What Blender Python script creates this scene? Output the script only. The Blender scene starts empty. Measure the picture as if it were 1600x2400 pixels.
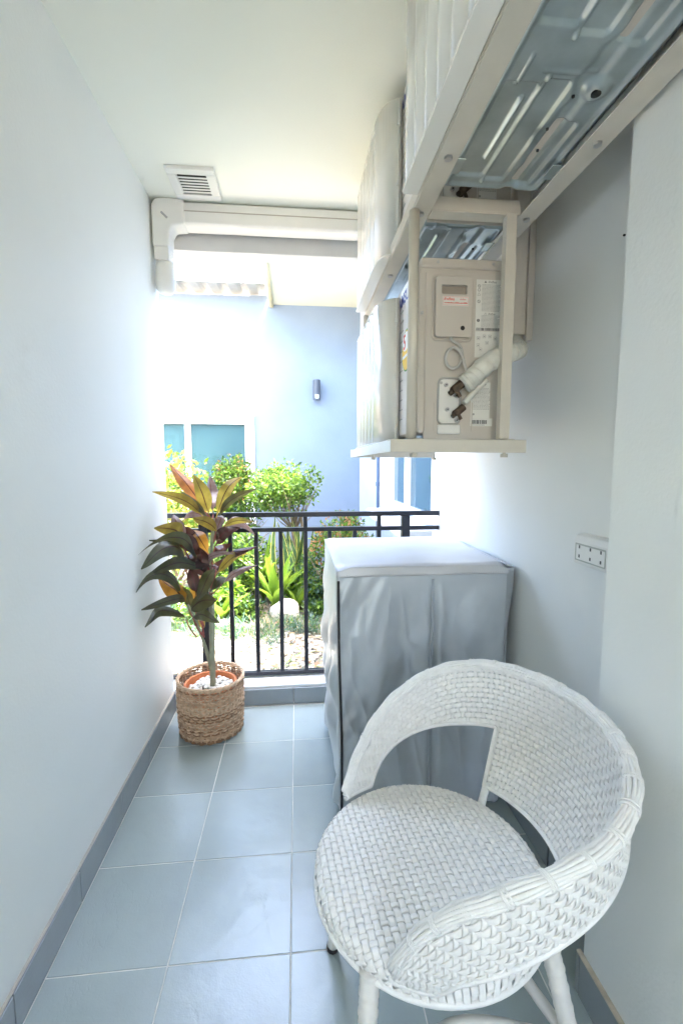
import bpy, bmesh, math, random
import numpy as np
from mathutils import Vector, Matrix
SC = bpy.context.scene
COL = SC.collection
R = math.radians
# ------------------------------------------------------------------ camera, world, sun, exposure
CAMH = 1.22
YAW, PIT = R(5.591), R(5.833)
cd = bpy.data.cameras.new('camera'); cam = bpy.data.objects.new('camera', cd); COL.objects.link(cam)
cam.location = (0, 0, CAMH); cam.rotation_euler = (R(90) - PIT, 0, -YAW)
cd.sensor_fit = 'VERTICAL'; cd.sensor_height = 36; cd.lens = 36 * 1067 / 2400
cd.clip_start = 0.02; cd.clip_end = 500
SC.camera = cam
SUN_EL, SUN_AZ = R(67), R(26)      # azimuth measured from +X towards -Y
S = Vector((math.cos(SUN_EL) * math.cos(SUN_AZ), -math.cos(SUN_EL) * math.sin(SUN_AZ), math.sin(SUN_EL)))
w = bpy.data.worlds.new('World'); SC.world = w; w.use_nodes = True
nt = w.node_tree; nt.nodes.clear()
sky = nt.nodes.new('ShaderNodeTexSky'); sky.sky_type = 'NISHITA'; sky.sun_disc = False
sky.sun_elevation = SUN_EL; sky.sun_rotation = math.atan2(S.x, S.y); sky.air_density = 1.2; sky.dust_density = 5.0; sky.ozone_density = 0.5
bg = nt.nodes.new('ShaderNodeBackground'); bg.inputs['Strength'].default_value = 0.15
wo = nt.nodes.new('ShaderNodeOutputWorld')
nt.links.new(sky.outputs[0], bg.inputs[0]); nt.links.new(bg.outputs[0], wo.inputs[0])
sl = bpy.data.lights.new('sun', 'SUN'); so = bpy.data.objects.new('sun', sl); COL.objects.link(so)
sl.energy = 2.0; sl.angle = R(5); sl.color = (1.0, 0.95, 0.88)
so.rotation_euler = S.to_track_quat('Z', 'Y').to_euler(); so.location = (6, -3, 14)
SC.view_settings.view_transform = 'Standard'; SC.view_settings.look = 'None'
SC.view_settings.exposure = 4.65; SC.view_settings.gamma = 1.0; SC.view_settings.use_curve_mapping = False
SC.cycles.max_bounces = 10; SC.cycles.diffuse_bounces = 7; SC.cycles.transparent_max_bounces = 12

# ------------------------------------------------------------------ measuring helpers: photograph pixel -> place in the world
_fw = Vector((math.sin(YAW) * math.cos(PIT), math.cos(YAW) * math.cos(PIT), -math.sin(PIT)))
_rt = Vector((math.cos(YAW), -math.sin(YAW), 0)); _up = _rt.cross(_fw)
_C = Vector((0, 0, CAMH))
def ray(x, y):
    x *= 1600 / 1568; y *= 1600 / 1568
    return _fw + _rt * (x - 800) / 1067 - _up * (y - 1200) / 1067
def aty(x, y, Y): r = ray(x, y); return _C + r * (Y / r.y)
def atz(x, y, z): r = ray(x, y); return _C + r * ((z - CAMH) / r.z)
def atx(x, y, X): r = ray(x, y); return _C + r * (X / r.x)

# ------------------------------------------------------------------ materials
def lin(h):
    c = [int(h[i:i + 2], 16) / 255 for i in (0, 2, 4)]
    return tuple(((v / 12.92) if v <= .04045 else ((v + .055) / 1.055) ** 2.4) for v in c) + (1,)
def mat(name, col, rough=.6, metal=0, spec=.5, noise=None, bump=None, coat=0, trans=None, stain=None, rnd=0, sheen=0):
    """noise=(scale, amount) tone variation; bump=(scale, strength, dist); stain=(colour, scale, threshold, amount)"""
    m = bpy.data.materials.new(name); m.use_nodes = True; t = m.node_tree; N = t.nodes; L = t.links
    b = N['Principled BSDF']; col = tuple(col)[:3] + (1,)
    b.inputs['Base Color'].default_value = col; b.inputs['Roughness'].default_value = rough; b.inputs['Metallic'].default_value = metal
    b.inputs['Specular IOR Level'].default_value = spec; b.inputs['Coat Weight'].default_value = coat
    if sheen: b.inputs['Sheen Weight'].default_value = sheen
    tc = N.new('ShaderNodeTexCoord'); src = None
    if noise:
        n = N.new('ShaderNodeTexNoise'); n.inputs['Scale'].default_value = noise[0]; n.inputs['Detail'].default_value = 6
        L.new(tc.outputs['Object'], n.inputs['Vector'])
        mr = N.new('ShaderNodeMapRange'); mr.inputs[1].default_value = .3; mr.inputs[2].default_value = .7
        mr.inputs[3].default_value = 1 - noise[1]; mr.inputs[4].default_value = 1 + noise[1]; L.new(n.outputs[0], mr.inputs[0])
        mx = N.new('ShaderNodeVectorMath'); mx.operation = 'SCALE'; mx.inputs[0].default_value = col[:3]; L.new(mr.outputs[0], mx.inputs['Scale'])
        src = mx.outputs[0]
    if rnd:
        oi = N.new('ShaderNodeObjectInfo'); mr = N.new('ShaderNodeMapRange'); mr.inputs[3].default_value = 1 - rnd; mr.inputs[4].default_value = 1 + rnd
        L.new(oi.outputs['Random'], mr.inputs[0]); mx = N.new('ShaderNodeVectorMath'); mx.operation = 'SCALE'
        if src: L.new(src, mx.inputs[0])
        else: mx.inputs[0].default_value = col[:3]
        L.new(mr.outputs[0], mx.inputs['Scale']); src = mx.outputs[0]
    if stain:
        n = N.new('ShaderNodeTexNoise'); n.inputs['Scale'].default_value = stain[1]; n.inputs['Detail'].default_value = 8; n.inputs['Roughness'].default_value = .65
        L.new(tc.outputs['Object'], n.inputs['Vector'])
        mr = N.new('ShaderNodeMapRange'); mr.inputs[1].default_value = stain[2]; mr.inputs[2].default_value = stain[2] + .12
        mr.inputs[3].default_value = 0; mr.inputs[4].default_value = stain[3]; L.new(n.outputs[0], mr.inputs[0])
        mx = N.new('ShaderNodeMix'); mx.data_type = 'RGBA'; L.new(mr.outputs[0], mx.inputs[0])
        if src: L.new(src, mx.inputs[6])
        else: mx.inputs[6].default_value = col
        mx.inputs[7].default_value = tuple(stain[0])[:3] + (1,); src = mx.outputs[2]
    if src: L.new(src, b.inputs['Base Color'])
    if bump:
        n = N.new('ShaderNodeTexNoise'); n.inputs['Scale'].default_value = bump[0]; n.inputs['Detail'].default_value = 5
        L.new(tc.outputs['Object'], n.inputs['Vector'])
        bp = N.new('ShaderNodeBump'); bp.inputs['Strength'].default_value = bump[1]; bp.inputs['Distance'].default_value = bump[2]
        L.new(n.outputs[0], bp.inputs['Height']); L.new(bp.outputs[0], b.inputs['Normal'])
    if trans:
        tr = N.new('ShaderNodeBsdfTranslucent'); tr.inputs[0].default_value = tuple(trans[0])[:3] + (1,)
        ms = N.new('ShaderNodeMixShader'); ms.inputs[0].default_value = trans[1]
        L.new(b.outputs[0], ms.inputs[1]); L.new(tr.outputs[0], ms.inputs[2]); L.new(ms.outputs[0], N['Material Output'].inputs[0])
    m.diffuse_color = col
    return m
def glass(name, tint, refl=.35, clear=.6):
    m = bpy.data.materials.new(name); m.use_nodes = True; t = m.node_tree; N = t.nodes; L = t.links
    b = N['Principled BSDF']; b.inputs['Base Color'].default_value = tint; b.inputs['Roughness'].default_value = .03; b.inputs['Specular IOR Level'].default_value = .5
    tr = N.new('ShaderNodeBsdfTransparent'); tr.inputs[0].default_value = (.72, .84, .86, 1)
    ms = N.new('ShaderNodeMixShader'); ms.inputs[0].default_value = clear
    L.new(b.outputs[0], ms.inputs[1]); L.new(tr.outputs[0], ms.inputs[2]); L.new(ms.outputs[0], N['Material Output'].inputs[0])
    return m
WALL = mat('white_wall_paint', (.785, .81, .79), .5, noise=(1.3, .03), bump=(120, .2, .003), stain=((.6, .6, .57), 2.5, .62, .25))
WALLR = mat('white_wall_paint_right', (.79, .805, .785), .55, noise=(1.7, .03), bump=(160, .12, .002), stain=((.45, .44, .42), 9, .74, .25))
CEIL = mat('ceiling_paint', (.83, .85, .775), .7, noise=(2, .02), bump=(220, .08, .002))
BEAM = mat('grey_beam_paint', (.60, .61, .61), .7, noise=(5, .04), bump=(160, .1, .002))
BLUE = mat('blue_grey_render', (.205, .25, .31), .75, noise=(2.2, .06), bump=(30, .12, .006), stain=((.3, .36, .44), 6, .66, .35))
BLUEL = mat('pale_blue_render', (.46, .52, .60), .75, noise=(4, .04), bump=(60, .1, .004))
PVC = mat('white_pvc', (.78, .78, .75), .35, noise=(8, .03))
SOFFM = mat('soffit_board', (.62, .61, .48), .7, noise=(3, .03))
BEIGE = mat('painted_steel_beige', (.60, .565, .49), .45, noise=(14, .05), bump=(90, .08, .002), stain=((.33, .2, .1), 17, .72, .7))
ACB = mat('aircon_casing', (.56, .52, .465), .5, noise=(5, .05), bump=(300, .06, .001), stain=((.36, .31, .25), 7, .66, .35))
HREC = mat('handle_recess', (.33, .285, .235), .5)
ACW = mat('aircon_deflector_white', (.80, .79, .745), .22, noise=(6, .02), coat=.3)
ACW2 = mat('aircon_deflector_white_aged', (.72, .69, .66), .32, noise=(9, .04), stain=((.4, .36, .3), 30, .72, .4))
PAN = mat('galvanised_pan', (.40, .46, .47), .3, metal=.8, noise=(12, .2), bump=(25, .12, .004), stain=((.36, .3, .2), 11, .68, .4))
DARK = mat('dark_void', (.02, .02, .02), .8)
SCREW = mat('screw_steel', (.5, .5, .5), .3, metal=.9)
BRASS = mat('tarnished_brass', (.10, .07, .05), .65, metal=.4, noise=(60, .4), stain=((.22, .10, .05), 50, .6, .5))
WRAP = mat('white_pipe_wrap', (.66, .66, .6), .5, noise=(30, .06), bump=(60, .5, .004), stain=((.4, .32, .22), 18, .68, .5))
LABEL = mat('paper_label', (.74, .74, .7), .6, stain=((.5, .46, .4), 25, .62, .4))
INK = mat('label_ink', (.12, .12, .12), .7); INKG = mat('label_grey_ink', (.36, .36, .35), .7); RED = mat('red_ink', (.7, .08, .04), .6)
BLUEINK = mat('logo_blue', (.02, .035, .25), .4); YEL = mat('label_yellow', (.85, .55, .02), .5); GRN = mat('label_green', (.02, .3, .08), .5); LWHITE = mat('label_white', (.85, .85, .85), .5)
BLACKP = mat('black_rail_paint', (.012, .014, .022), .28, noise=(30, .2), bump=(70, .05, .001))
KERB = mat('white_kerb', (.72, .73, .72), .5, noise=(8, .05), bump=(90, .1, .002))
GROUT = mat('grout', (.62, .62, .58), .9, noise=(30, .1))
DGROUT = mat('joint', (.45, .42, .37), .9)
FABT = mat('cover_fabric_top', (.56, .56, .58), .42, metal=.15, noise=(14, .03), bump=(500, .15, .0006), stain=((.1, .09, .08), 60, .76, .6), sheen=.2)
FABF = mat('cover_fabric_silver', (.49, .525, .565), .36, metal=.3, noise=(6, .08), bump=(420, .2, .0006), stain=((.10, .10, .10), 85, .755, .7), sheen=.3)
FABS = mat('cover_fabric_daylit_side', (.55, .60, .62), .40, metal=.2, noise=(7, .05), bump=(14, .35, .01), sheen=.4, trans=((.5, .6, .6), .12))  # paler than the front: daylight on this side put into the colour
BLACKR = mat('black_piping', (.02, .02, .022), .5)
CHW = mat('white_resin_strand', (.88, .865, .84), .38, noise=(40, .04), stain=((.62, .57, .48), 45, .62, .35))
CHR = mat('white_resin_rim', (.87, .86, .84), .36, noise=(50, .05), stain=((.42, .38, .3), 60, .66, .5))
CHL = mat('white_leg_wrap', (.72, .70, .66), .4, noise=(30, .05), stain=((.3, .26, .2), 40, .7, .5))
RUB = mat('black_rubber', (.03, .02, .02), .5)
TERRA = mat('terracotta_plastic', (.62, .20, .07), .45, noise=(12, .08))
STONEW = mat('white_pebble', (.74, .72, .66), .5, noise=(50, .12))
RATTAN = mat('rattan', (.52, .34, .21), .5, noise=(45, .28), rnd=.1)
RATTAN2 = mat('rattan_pale', (.66, .47, .31), .5, noise=(60, .25))
RATTAN3 = mat('rattan_dark', (.30, .16, .08), .55, noise=(45, .3))
STEM = mat('cane_stem', (.30, .31, .21), .6, noise=(40, .15), bump=(60, .5, .003))
STEMR = mat('red_petiole', (.30, .07, .06), .45, noise=(40, .25))
def leafmat(name, col, tr, mid, k=.42, rough=.3):
    m = mat(name, col, rough, spec=.55, trans=(tr, k)); t = m.node_tree; N = t.nodes; L = t.links
    uv = N.new('ShaderNodeUVMap'); sx = N.new('ShaderNodeSeparateXYZ'); L.new(uv.outputs[0], sx.inputs[0])
    a = N.new('ShaderNodeMath'); a.operation = 'SUBTRACT'; a.inputs[1].default_value = .5; L.new(sx.outputs[0], a.inputs[0])
    b = N.new('ShaderNodeMath'); b.operation = 'ABSOLUTE'; L.new(a.outputs[0], b.inputs[0])
    mr = N.new('ShaderNodeMapRange'); mr.inputs[1].default_value = .02; mr.inputs[2].default_value = .055; mr.inputs[3].default_value = 1; mr.inputs[4].default_value = 0
    L.new(b.outputs[0], mr.inputs[0])
    nz = N.new('ShaderNodeTexNoise'); nz.inputs['Scale'].default_value = 22; tc = N.new('ShaderNodeTexCoord'); L.new(tc.outputs['Object'], nz.inputs['Vector'])
    mr2 = N.new('ShaderNodeMapRange'); mr2.inputs[1].default_value = .3; mr2.inputs[2].default_value = .7; mr2.inputs[3].default_value = .7; mr2.inputs[4].default_value = 1.3; L.new(nz.outputs[0], mr2.inputs[0])
    for tgt, base in ((N['Principled BSDF'].inputs['Base Color'], col), ([n for n in N if n.type == 'BSDF_TRANSLUCENT'][0].inputs[0], tr)):
        sc = N.new('ShaderNodeVectorMath'); sc.operation = 'SCALE'; sc.inputs[0].default_value = base[:3]; L.new(mr2.outputs[0], sc.inputs['Scale'])
        mx = N.new('ShaderNodeMix'); mx.data_type = 'RGBA'; L.new(mr.outputs[0], mx.inputs[0]); L.new(sc.outputs[0], mx.inputs[6]); mx.inputs[7].default_value = mid[:3] + (1,); L.new(mx.outputs[2], tgt)
    wv = N.new('ShaderNodeTexWave'); wv.bands_direction = 'X'; wv.inputs['Scale'].default_value = 4.5; wv.inputs['Distortion'].default_value = 1.0; L.new(uv.outputs[0], wv.inputs['Vector'])
    bp = N.new('ShaderNodeBump'); bp.inputs['Strength'].default_value = .25; bp.inputs['Distance'].default_value = .003; L.new(wv.outputs[0], bp.inputs['Height']); L.new(bp.outputs[0], N['Principled BSDF'].inputs['Normal'])
    return m
LORANGE = leafmat('leaf_orange_backlit', (.22, .09, .045), (.75, .30, .08), (.12, .02, .02), .5)
LOLIVE = leafmat('leaf_olive', (.13, .105, .025), (.46, .33, .05), (.07, .02, .015), .48)
LDGREEN = leafmat('leaf_dark_green', (.03, .045, .03), (.24, .20, .04), (.05, .015, .02), .25, .28)
LPURPLE = leafmat('leaf_dark_purple', (.035, .018, .018), (.17, .065, .035), (.10, .025, .03), .22, .25)
LPALE = leafmat('leaf_pale_purple', (.20, .155, .16), (.34, .2, .15), (.16, .06, .05), .3, .2)
LBROWN = leafmat('leaf_amber', (.15, .07, .02), (.60, .30, .04), (.06, .015, .01), .55)

# slate-look floor tile with fine cracks
def tilemat(name, col, rnd=.05):
    m = mat(name, col, .25, spec=.85, noise=(3.5, .07), rnd=rnd); t = m.node_tree; N = t.nodes; L = t.links
    g = N.new('ShaderNodeNewGeometry'); mp = N.new('ShaderNodeMapping'); mp.inputs['Rotation'].default_value = (0, 0, .6); mp.inputs['Scale'].default_value = (1, .45, 1); L.new(g.outputs['Position'], mp.inputs[0])
    n1 = N.new('ShaderNodeTexNoise'); n1.inputs['Scale'].default_value = 4; n1.inputs['Detail'].default_value = 9; n1.inputs['Roughness'].default_value = .62; n1.inputs['Distortion'].default_value = 1.1; L.new(mp.outputs[0], n1.inputs['Vector'])
    a = N.new('ShaderNodeMath'); a.operation = 'SUBTRACT'; a.inputs[1].default_value = .5; L.new(n1.outputs[0], a.inputs[0])
    b = N.new('ShaderNodeMath'); b.operation = 'ABSOLUTE'; L.new(a.outputs[0], b.inputs[0])
    mr = N.new('ShaderNodeMapRange'); mr.inputs[1].default_value = 0; mr.inputs[2].default_value = .012; L.new(b.outputs[0], mr.inputs[0])
    n3 = N.new('ShaderNodeTexNoise'); n3.inputs['Scale'].default_value = 3.1; L.new(g.outputs['Position'], n3.inputs['Vector'])
    mk = N.new('ShaderNodeMapRange'); mk.inputs[1].default_value = .44; mk.inputs[2].default_value = .60; L.new(n3.outputs[0], mk.inputs[0])
    iv = N.new('ShaderNodeMath'); iv.operation = 'SUBTRACT'; iv.inputs[0].default_value = 1; L.new(mr.outputs[0], iv.inputs[1])
    ml = N.new('ShaderNodeMath'); ml.operation = 'MULTIPLY'; L.new(iv.outputs[0], ml.inputs[0]); L.new(mk.outputs[0], ml.inputs[1])
    n2 = N.new('ShaderNodeTexNoise'); n2.inputs['Scale'].default_value = 230; n2.inputs['Detail'].default_value = 3; L.new(g.outputs['Position'], n2.inputs['Vector'])
    n4 = N.new('ShaderNodeTexNoise'); n4.inputs['Scale'].default_value = 9; n4.inputs['Detail'].default_value = 6; L.new(g.outputs['Position'], n4.inputs['Vector'])
    s1 = N.new('ShaderNodeMath'); s1.operation = 'MULTIPLY_ADD'; s1.inputs[1].default_value = .16; L.new(n2.outputs[0], s1.inputs[0])
    m4 = N.new('ShaderNodeMath'); m4.operation = 'MULTIPLY'; m4.inputs[1].default_value = 2.0; L.new(n4.outputs[0], m4.inputs[0]); L.new(m4.outputs[0], s1.inputs[2])
    s2 = N.new('ShaderNodeMath'); s2.operation = 'SUBTRACT'; L.new(s1.outputs[0], s2.inputs[0]); 
    m5 = N.new('ShaderNodeMath'); m5.operation = 'MULTIPLY'; m5.inputs[1].default_value = .12; L.new(ml.outputs[0], m5.inputs[0]); L.new(m5.outputs[0], s2.inputs[1])
    bp = N.new('ShaderNodeBump'); bp.inputs['Strength'].default_value = .7; bp.inputs['Distance'].default_value = .002; L.new(s2.outputs[0], bp.inputs['Height'])
    L.new(bp.outputs[0], N['Principled BSDF'].inputs['Normal'])
    return m
TILE = tilemat('slate_look_tile', (.325, .38, .37), .09)
SKIRT = tilemat('skirting_tile', (.26, .29, .31))

# ------------------------------------------------------------------ mesh helpers
class MB:
    def __init__(s): s.v = []; s.f = []; s.uv = []; s.mi = []
    def add(s, v, f, mi=0):
        o = len(s.v); s.v += [tuple(p) for p in v]; s.f += [tuple(i + o for i in q) for q in f]; s.mi += [mi] * len(f); return s
    def box(s, x0, x1, y0, y1, z0, z1, mi=0):
        if x0 > x1: x0, x1 = x1, x0
        if y0 > y1: y0, y1 = y1, y0
        if z0 > z1: z0, z1 = z1, z0
        v = [(x, y, z) for z in (z0, z1) for y in (y0, y1) for x in (x0, x1)]
        return s.add(v, [(0, 2, 3, 1), (4, 5, 7, 6), (0, 1, 5, 4), (2, 6, 7, 3), (0, 4, 6, 2), (1, 3, 7, 5)], mi)
    def tube(s, pts, r, n=8, mi=0, closed=False, caps=True, flat=1.0):
        P = [Vector(p) for p in pts]; m = len(P); rr = r if hasattr(r, '__len__') else [r] * m
        v = []; up = None
        for i, p in enumerate(P):
            if closed: t = P[(i + 1) % m] - P[i - 1]
            else: t = P[min(i + 1, m - 1)] - P[max(i - 1, 0)]
            t = t.normalized() if t.length > 1e-9 else Vector((0, 0, 1))
            if up is None:
                a = Vector((0, 0, 1)) if abs(t.z) < .9 else Vector((1, 0, 0)); up = (a - t * a.dot(t)).normalized()
            else:
                up = up - t * up.dot(t); up = up.normalized() if up.length > 1e-6 else t.orthogonal().normalized()
            sd = t.cross(up)
            for k in range(n):
                a = 2 * math.pi * k / n; v.append(p + (up * math.cos(a) * flat + sd * math.sin(a)) * rr[i])
        f = []
        for i in range(m if closed else m - 1):
            j = (i + 1) % m
            for k in range(n):
                l = (k + 1) % n; f.append((i * n + k, i * n + l, j * n + l, j * n + k))
        if caps and not closed: f.append(tuple(range(n))[::-1]); f.append(tuple((m - 1) * n + k for k in range(n)))
        return s.add(v, f, mi)
    def prism(s, poly, d, mi=0):
        n = len(poly); d = Vector(d); v = [Vector(p) for p in poly] + [Vector(p) + d for p in poly]
        return s.add(v, [tuple(range(n))[::-1], tuple(range(n, 2 * n))] + [(i, (i + 1) % n, n + (i + 1) % n, n + i) for i in range(n)], mi)
    def grid(s, fn, nu, nv, mi=0):
        v = [fn(i / nu, j / nv) for j in range(nv + 1) for i in range(nu + 1)]
        f = [(j * (nu + 1) + i, j * (nu + 1) + i + 1, (j + 1) * (nu + 1) + i + 1, (j + 1) * (nu + 1) + i) for j in range(nv) for i in range(nu)]
        return s.add(v, f, mi)
    def build(s, name, m, parent=None, bevel=0, smooth=False, seg=2, solid=0):
        me = bpy.data.meshes.new(name); me.from_pydata(s.v, [], s.f)
        ms = m if isinstance(m, (list, tuple)) else [m]
        for q in ms: me.materials.append(q)
        if len(ms) > 1: me.polygons.foreach_set('material_index', s.mi)
        if smooth: me.polygons.foreach_set('use_smooth', [True] * len(me.polygons))
        bm = bmesh.new(); bm.from_mesh(me)
        if solid == 0 and smooth is not None: bmesh.ops.recalc_face_normals(bm, faces=bm.faces)
        bm.to_mesh(me); bm.free(); me.update()
        return link(name, me, parent, bevel, seg, solid)
def link(name, me, parent=None, bevel=0, seg=2, solid=0):
    o = bpy.data.objects.new(name, me); COL.objects.link(o)
    if parent is not None:
        o.parent = parent
        p = parent; loc = Vector((0, 0, 0))
        o.matrix_parent_inverse = world_of(parent).inverted()
    if solid: md = o.modifiers.new('s', 'SOLIDIFY'); md.thickness = solid; md.offset = 0
    if bevel:
        md = o.modifiers.new('b', 'BEVEL'); md.width = bevel; md.segments = seg; md.limit_method = 'ANGLE'; md.angle_limit = R(35); md.harden_normals = False
    return o
def world_of(o):
    M = Matrix.Translation(o.location) if o.type == 'EMPTY' else Matrix.Identity(4)
    return M
def tag(o, label=None, cat=None, group=None, kind=None):
    if label: o['label'] = label
    if cat: o['category'] = cat
    if group: o['group'] = group
    if kind: o['kind'] = kind
    return o
def thing(name, loc, label, cat, group=None):
    o = bpy.data.objects.new(name, None); o.location = loc; COL.objects.link(o); o.empty_display_size = .1
    return tag(o, label, cat, group)
def copy_tree(o, parent=None):
    c = o.copy(); COL.objects.link(c)
    if parent is not None: c.parent = parent; c.matrix_parent_inverse = o.matrix_parent_inverse.copy()
    for ch in [x for x in ALL() if x.parent == o]: copy_tree(ch, c)
    return c
def ALL(): return list(COL.objects)
def text(name, body, size, M, m, parent, ext=.0003, bold=0):
    cu = bpy.data.curves.new(name, 'FONT'); cu.body = body; cu.size = size; cu.extrude = ext; cu.offset = bold; cu.align_x = 'CENTER'; cu.align_y = 'CENTER'
    cu.resolution_u = 3
    t = bpy.data.objects.new(name, cu); COL.objects.link(t); bpy.context.view_layer.update()
    me = bpy.data.meshes.new_from_object(t.evaluated_get(bpy.context.evaluated_depsgraph_get()))
    bpy.data.objects.remove(t); me.transform(M); me.materials.clear(); me.materials.append(m)
    return link(name, me, parent)
def arc(n, r, c=(0, 0), a0=0, a1=360): return [(c[0] + r * math.cos(R(a0 + (a1 - a0) * i / n)), c[1] + r * math.sin(R(a0 + (a1 - a0) * i / n))) for i in range(n + (0 if abs(a1 - a0) == 360 else 1))]
def smoothpath(pts, k=8):
    P = [Vector(p) for p in pts]; out = []
    for i in range(len(P) - 1):
        a, b, c, d = P[max(i - 1, 0)], P[i], P[i + 1], P[min(i + 2, len(P) - 1)]
        for j in range(k):
            t = j / k; out.append(.5 * ((2 * b) + (c - a) * t + (2 * a - 5 * b + 4 * c - d) * t * t + (3 * b - a - 3 * c + d) * t ** 3))
    out.append(P[-1]); return out

# ------------------------------------------------------------------ SETTING
XL, XR, XP = -.62, .755, .645          # left wall, right wall, near pillar
YK, ZC, YP = 2.245, 2.37, .88          # kerb line, ceiling, pillar corner
BACK = -2.0
SOIL = mat('garden_soil', (.30, .25, .19), .95, noise=(9, .25), bump=(40, .7, .02))
g = MB(); g.grid(lambda u, v: (-60 + 120 * u, -60 + 120 * v, -.09 - (.0 if abs(-60 + 120 * u) > 4 else 0)), 60, 60)
tag(g.build('ground', SOIL), kind='structure')
fl = MB(); fl.box(XL, 3.0, BACK, YK - .001, -.08, -.0012)
floor = tag(fl.build('floor', GROUT), kind='structure')
P = .300; J = .0035
tm = None
random.seed(4)
for i in range(-1, 4):
    for j in range(-9, 5):
        x0 = -.3265 + P * (i) + J / 2; x1 = x0 + P - J; y0 = 1.0335 + P * (j - 0) + J / 2; y1 = y0 + P - J
        x0 = max(x0, XL + .012); y1 = min(y1, YK - .001); x1 = min(x1, 1.0)
        if y1 - y0 < .01 or y0 < BACK or x1 - x0 < .02: continue
        b = MB(); b.box(x0, x1, y0, y1, -.02, 0.0)
        o = b.build('tile', TILE, floor, bevel=.0009, seg=2)
# left building block and wall
lw = thing('left_wall', (XL, 0, 0), 'long plain white wall along the left side of the balcony', 'wall')
b = MB(); b.box(XL - 3.4, XL, BACK, YK - .002, -.08, ZC + .35); b.build('wall_surface', WALL, lw)
for j in range(-9, 5):
    y0 = 1.0335 - .11 + P * j + J / 2; y1 = min(y0 + P - J, YK - .012)
    if y0 < BACK: continue
    b = MB(); b.box(XL + .0005, XL + .0105, y0, y1, .001, .098); b.build('tile', SKIRT, lw, bevel=.0012)
b = MB(); b.box(XL + .0005, XL + .007, BACK, YK - .012, .0985, .1025); b.build('grout_line', DGROUT, lw)
# right wall beyond the pillar, pillar
rw = thing('right_wall', (XR, 1.6, 0), 'white recessed wall behind the covered washing machine', 'wall')
b = MB(); b.box(XR, XR + 2.2, YP - .02, 2.47, -.08, ZC + .35); b.build('wall_surface', WALLR, rw)
for j in range(0, 5):
    y0 = YP + .02 + P * j + J / 2; y1 = min(y0 + P - J, YK - .012)
    b = MB(); b.box(XR - .0105, XR - .0005, y0, y1, .001, .098); b.build('tile', SKIRT, rw, bevel=.0012)
pw = thing('pillar_wall', (XP, 0, 0), 'white wall face nearest the camera on the right, standing proud of the recess', 'wall')
b = MB(); b.box(XP, XR + 2.2, BACK, YP, -.08, ZC + .35); b.build('wall_surface', WALL, pw)
for j in range(-11, 1):
    y1 = YP - .002 + P * j; y0 = y1 - P + J
    if y0 < BACK: continue
    b = MB(); b.box(XP - .0105, XP - .0005, y0, y1, .001, .098); b.build('tile', SKIRT, pw, bevel=.0012)
b = MB(); b.box(XP - .0105, XP + .1, YP + .0005, YP + .0105, .001, .098); b.build('tile', SKIRT, pw, bevel=.0012)
b = MB(); b.box(XP - .0105, XP - .0005, BACK, YP + .0105, .0985, .1035); b.build('grout_line', mat('cream_grout', (.5, .44, .34), .9, noise=(40, .2)), pw)
b = MB(); b.tube([(XP - .0005, .735, 1.53), (XP - .004, .735, 1.53)], .0035, 8); 
tag(thing('wall_hole', (XP, .845, 1.53), 'small dark drill hole in the near right wall', 'hole'))
hb = MB(); hp = atx(1431, 540, XP - .001); hb.tube([(XP + .002, hp.y, hp.z), (XP - .0012, hp.y, hp.z)], .0022, 8)
for o in list(COL.objects):
    if o.name == 'wall_hole': bpy.data.objects.remove(o)
hb.build('drill_hole', DARK, pw)
bw = thing('added_rear_wall', (0, BACK, 0), 'unseen white end wall added behind the camera to shape fill light, with a half open-topped white door', 'wall')  # unseen end wall, added to hold back light from behind the camera
b = MB(); b.box(XL - 3.4, -.15, BACK - .15, BACK - .001, -.08, ZC + .3); b.box(-.149, XR + 2.2, BACK - .15, BACK - .001, 2.05, ZC + .3); b.box(XP + .001, XR + 2.2, BACK - .15, BACK - .001, -.08, 2.049); b.build('wall_surface', WALL, bw)
b = MB(); b.box(-.146, XP - .002, BACK - .06, BACK - .02, 0, .85); b.box(-.146, -.08, BACK - .06, BACK - .02, .85, 2.047); b.box(XP - .07, XP - .002, BACK - .06, BACK - .02, .85, 2.047); dr_ = b.build('fill_door', PVC, bw, bevel=.003)  # added leaf, its upper half left open to let in fill light
b = MB(); b.tube([(.56, BACK - .019, 1.0), (.56, BACK + .03, 1.0), (.46, BACK + .03, 1.0)], .009, 8); b.build('handle', SCREW, dr_)
# ceiling
ce = MB(); ce.box(XL - 3.4, XR + 2.2, BACK, YK + .02, ZC, ZC + .3); tag(ce.build('ceiling', CEIL), kind='structure')
# beam over the opening
bt = MB(); bt.box(XL - 3.4, XR + 2.2, YK + .021, 2.36, 2.205, ZC + .3)
tag(bt.build('concrete_beam', BEAM, bevel=.004), 'grey painted beam across the top of the balcony opening', 'beam')
# kerb: white top, tiled face
kb = thing('balcony_kerb', (0, YK, 0), 'low white kerb with grey tiled face under the black railing', 'kerb')
b = MB(); b.box(XL - .4, XR - .001, YK + .010, 2.42, -.09, .099); b.build('kerb_body', KERB, kb, bevel=.006)
for i in range(-1, 4):
    x0 = -.3265 + P * i + J / 2; x1 = min(x0 + P - J, XR - .012); x0 = max(x0, XL + .011)
    if x1 - x0 < .02: continue
    b = MB(); b.box(x0, x1, YK, YK + .0095, .001, .084); b.build('tile', SKIRT, kb, bevel=.0012)
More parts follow.
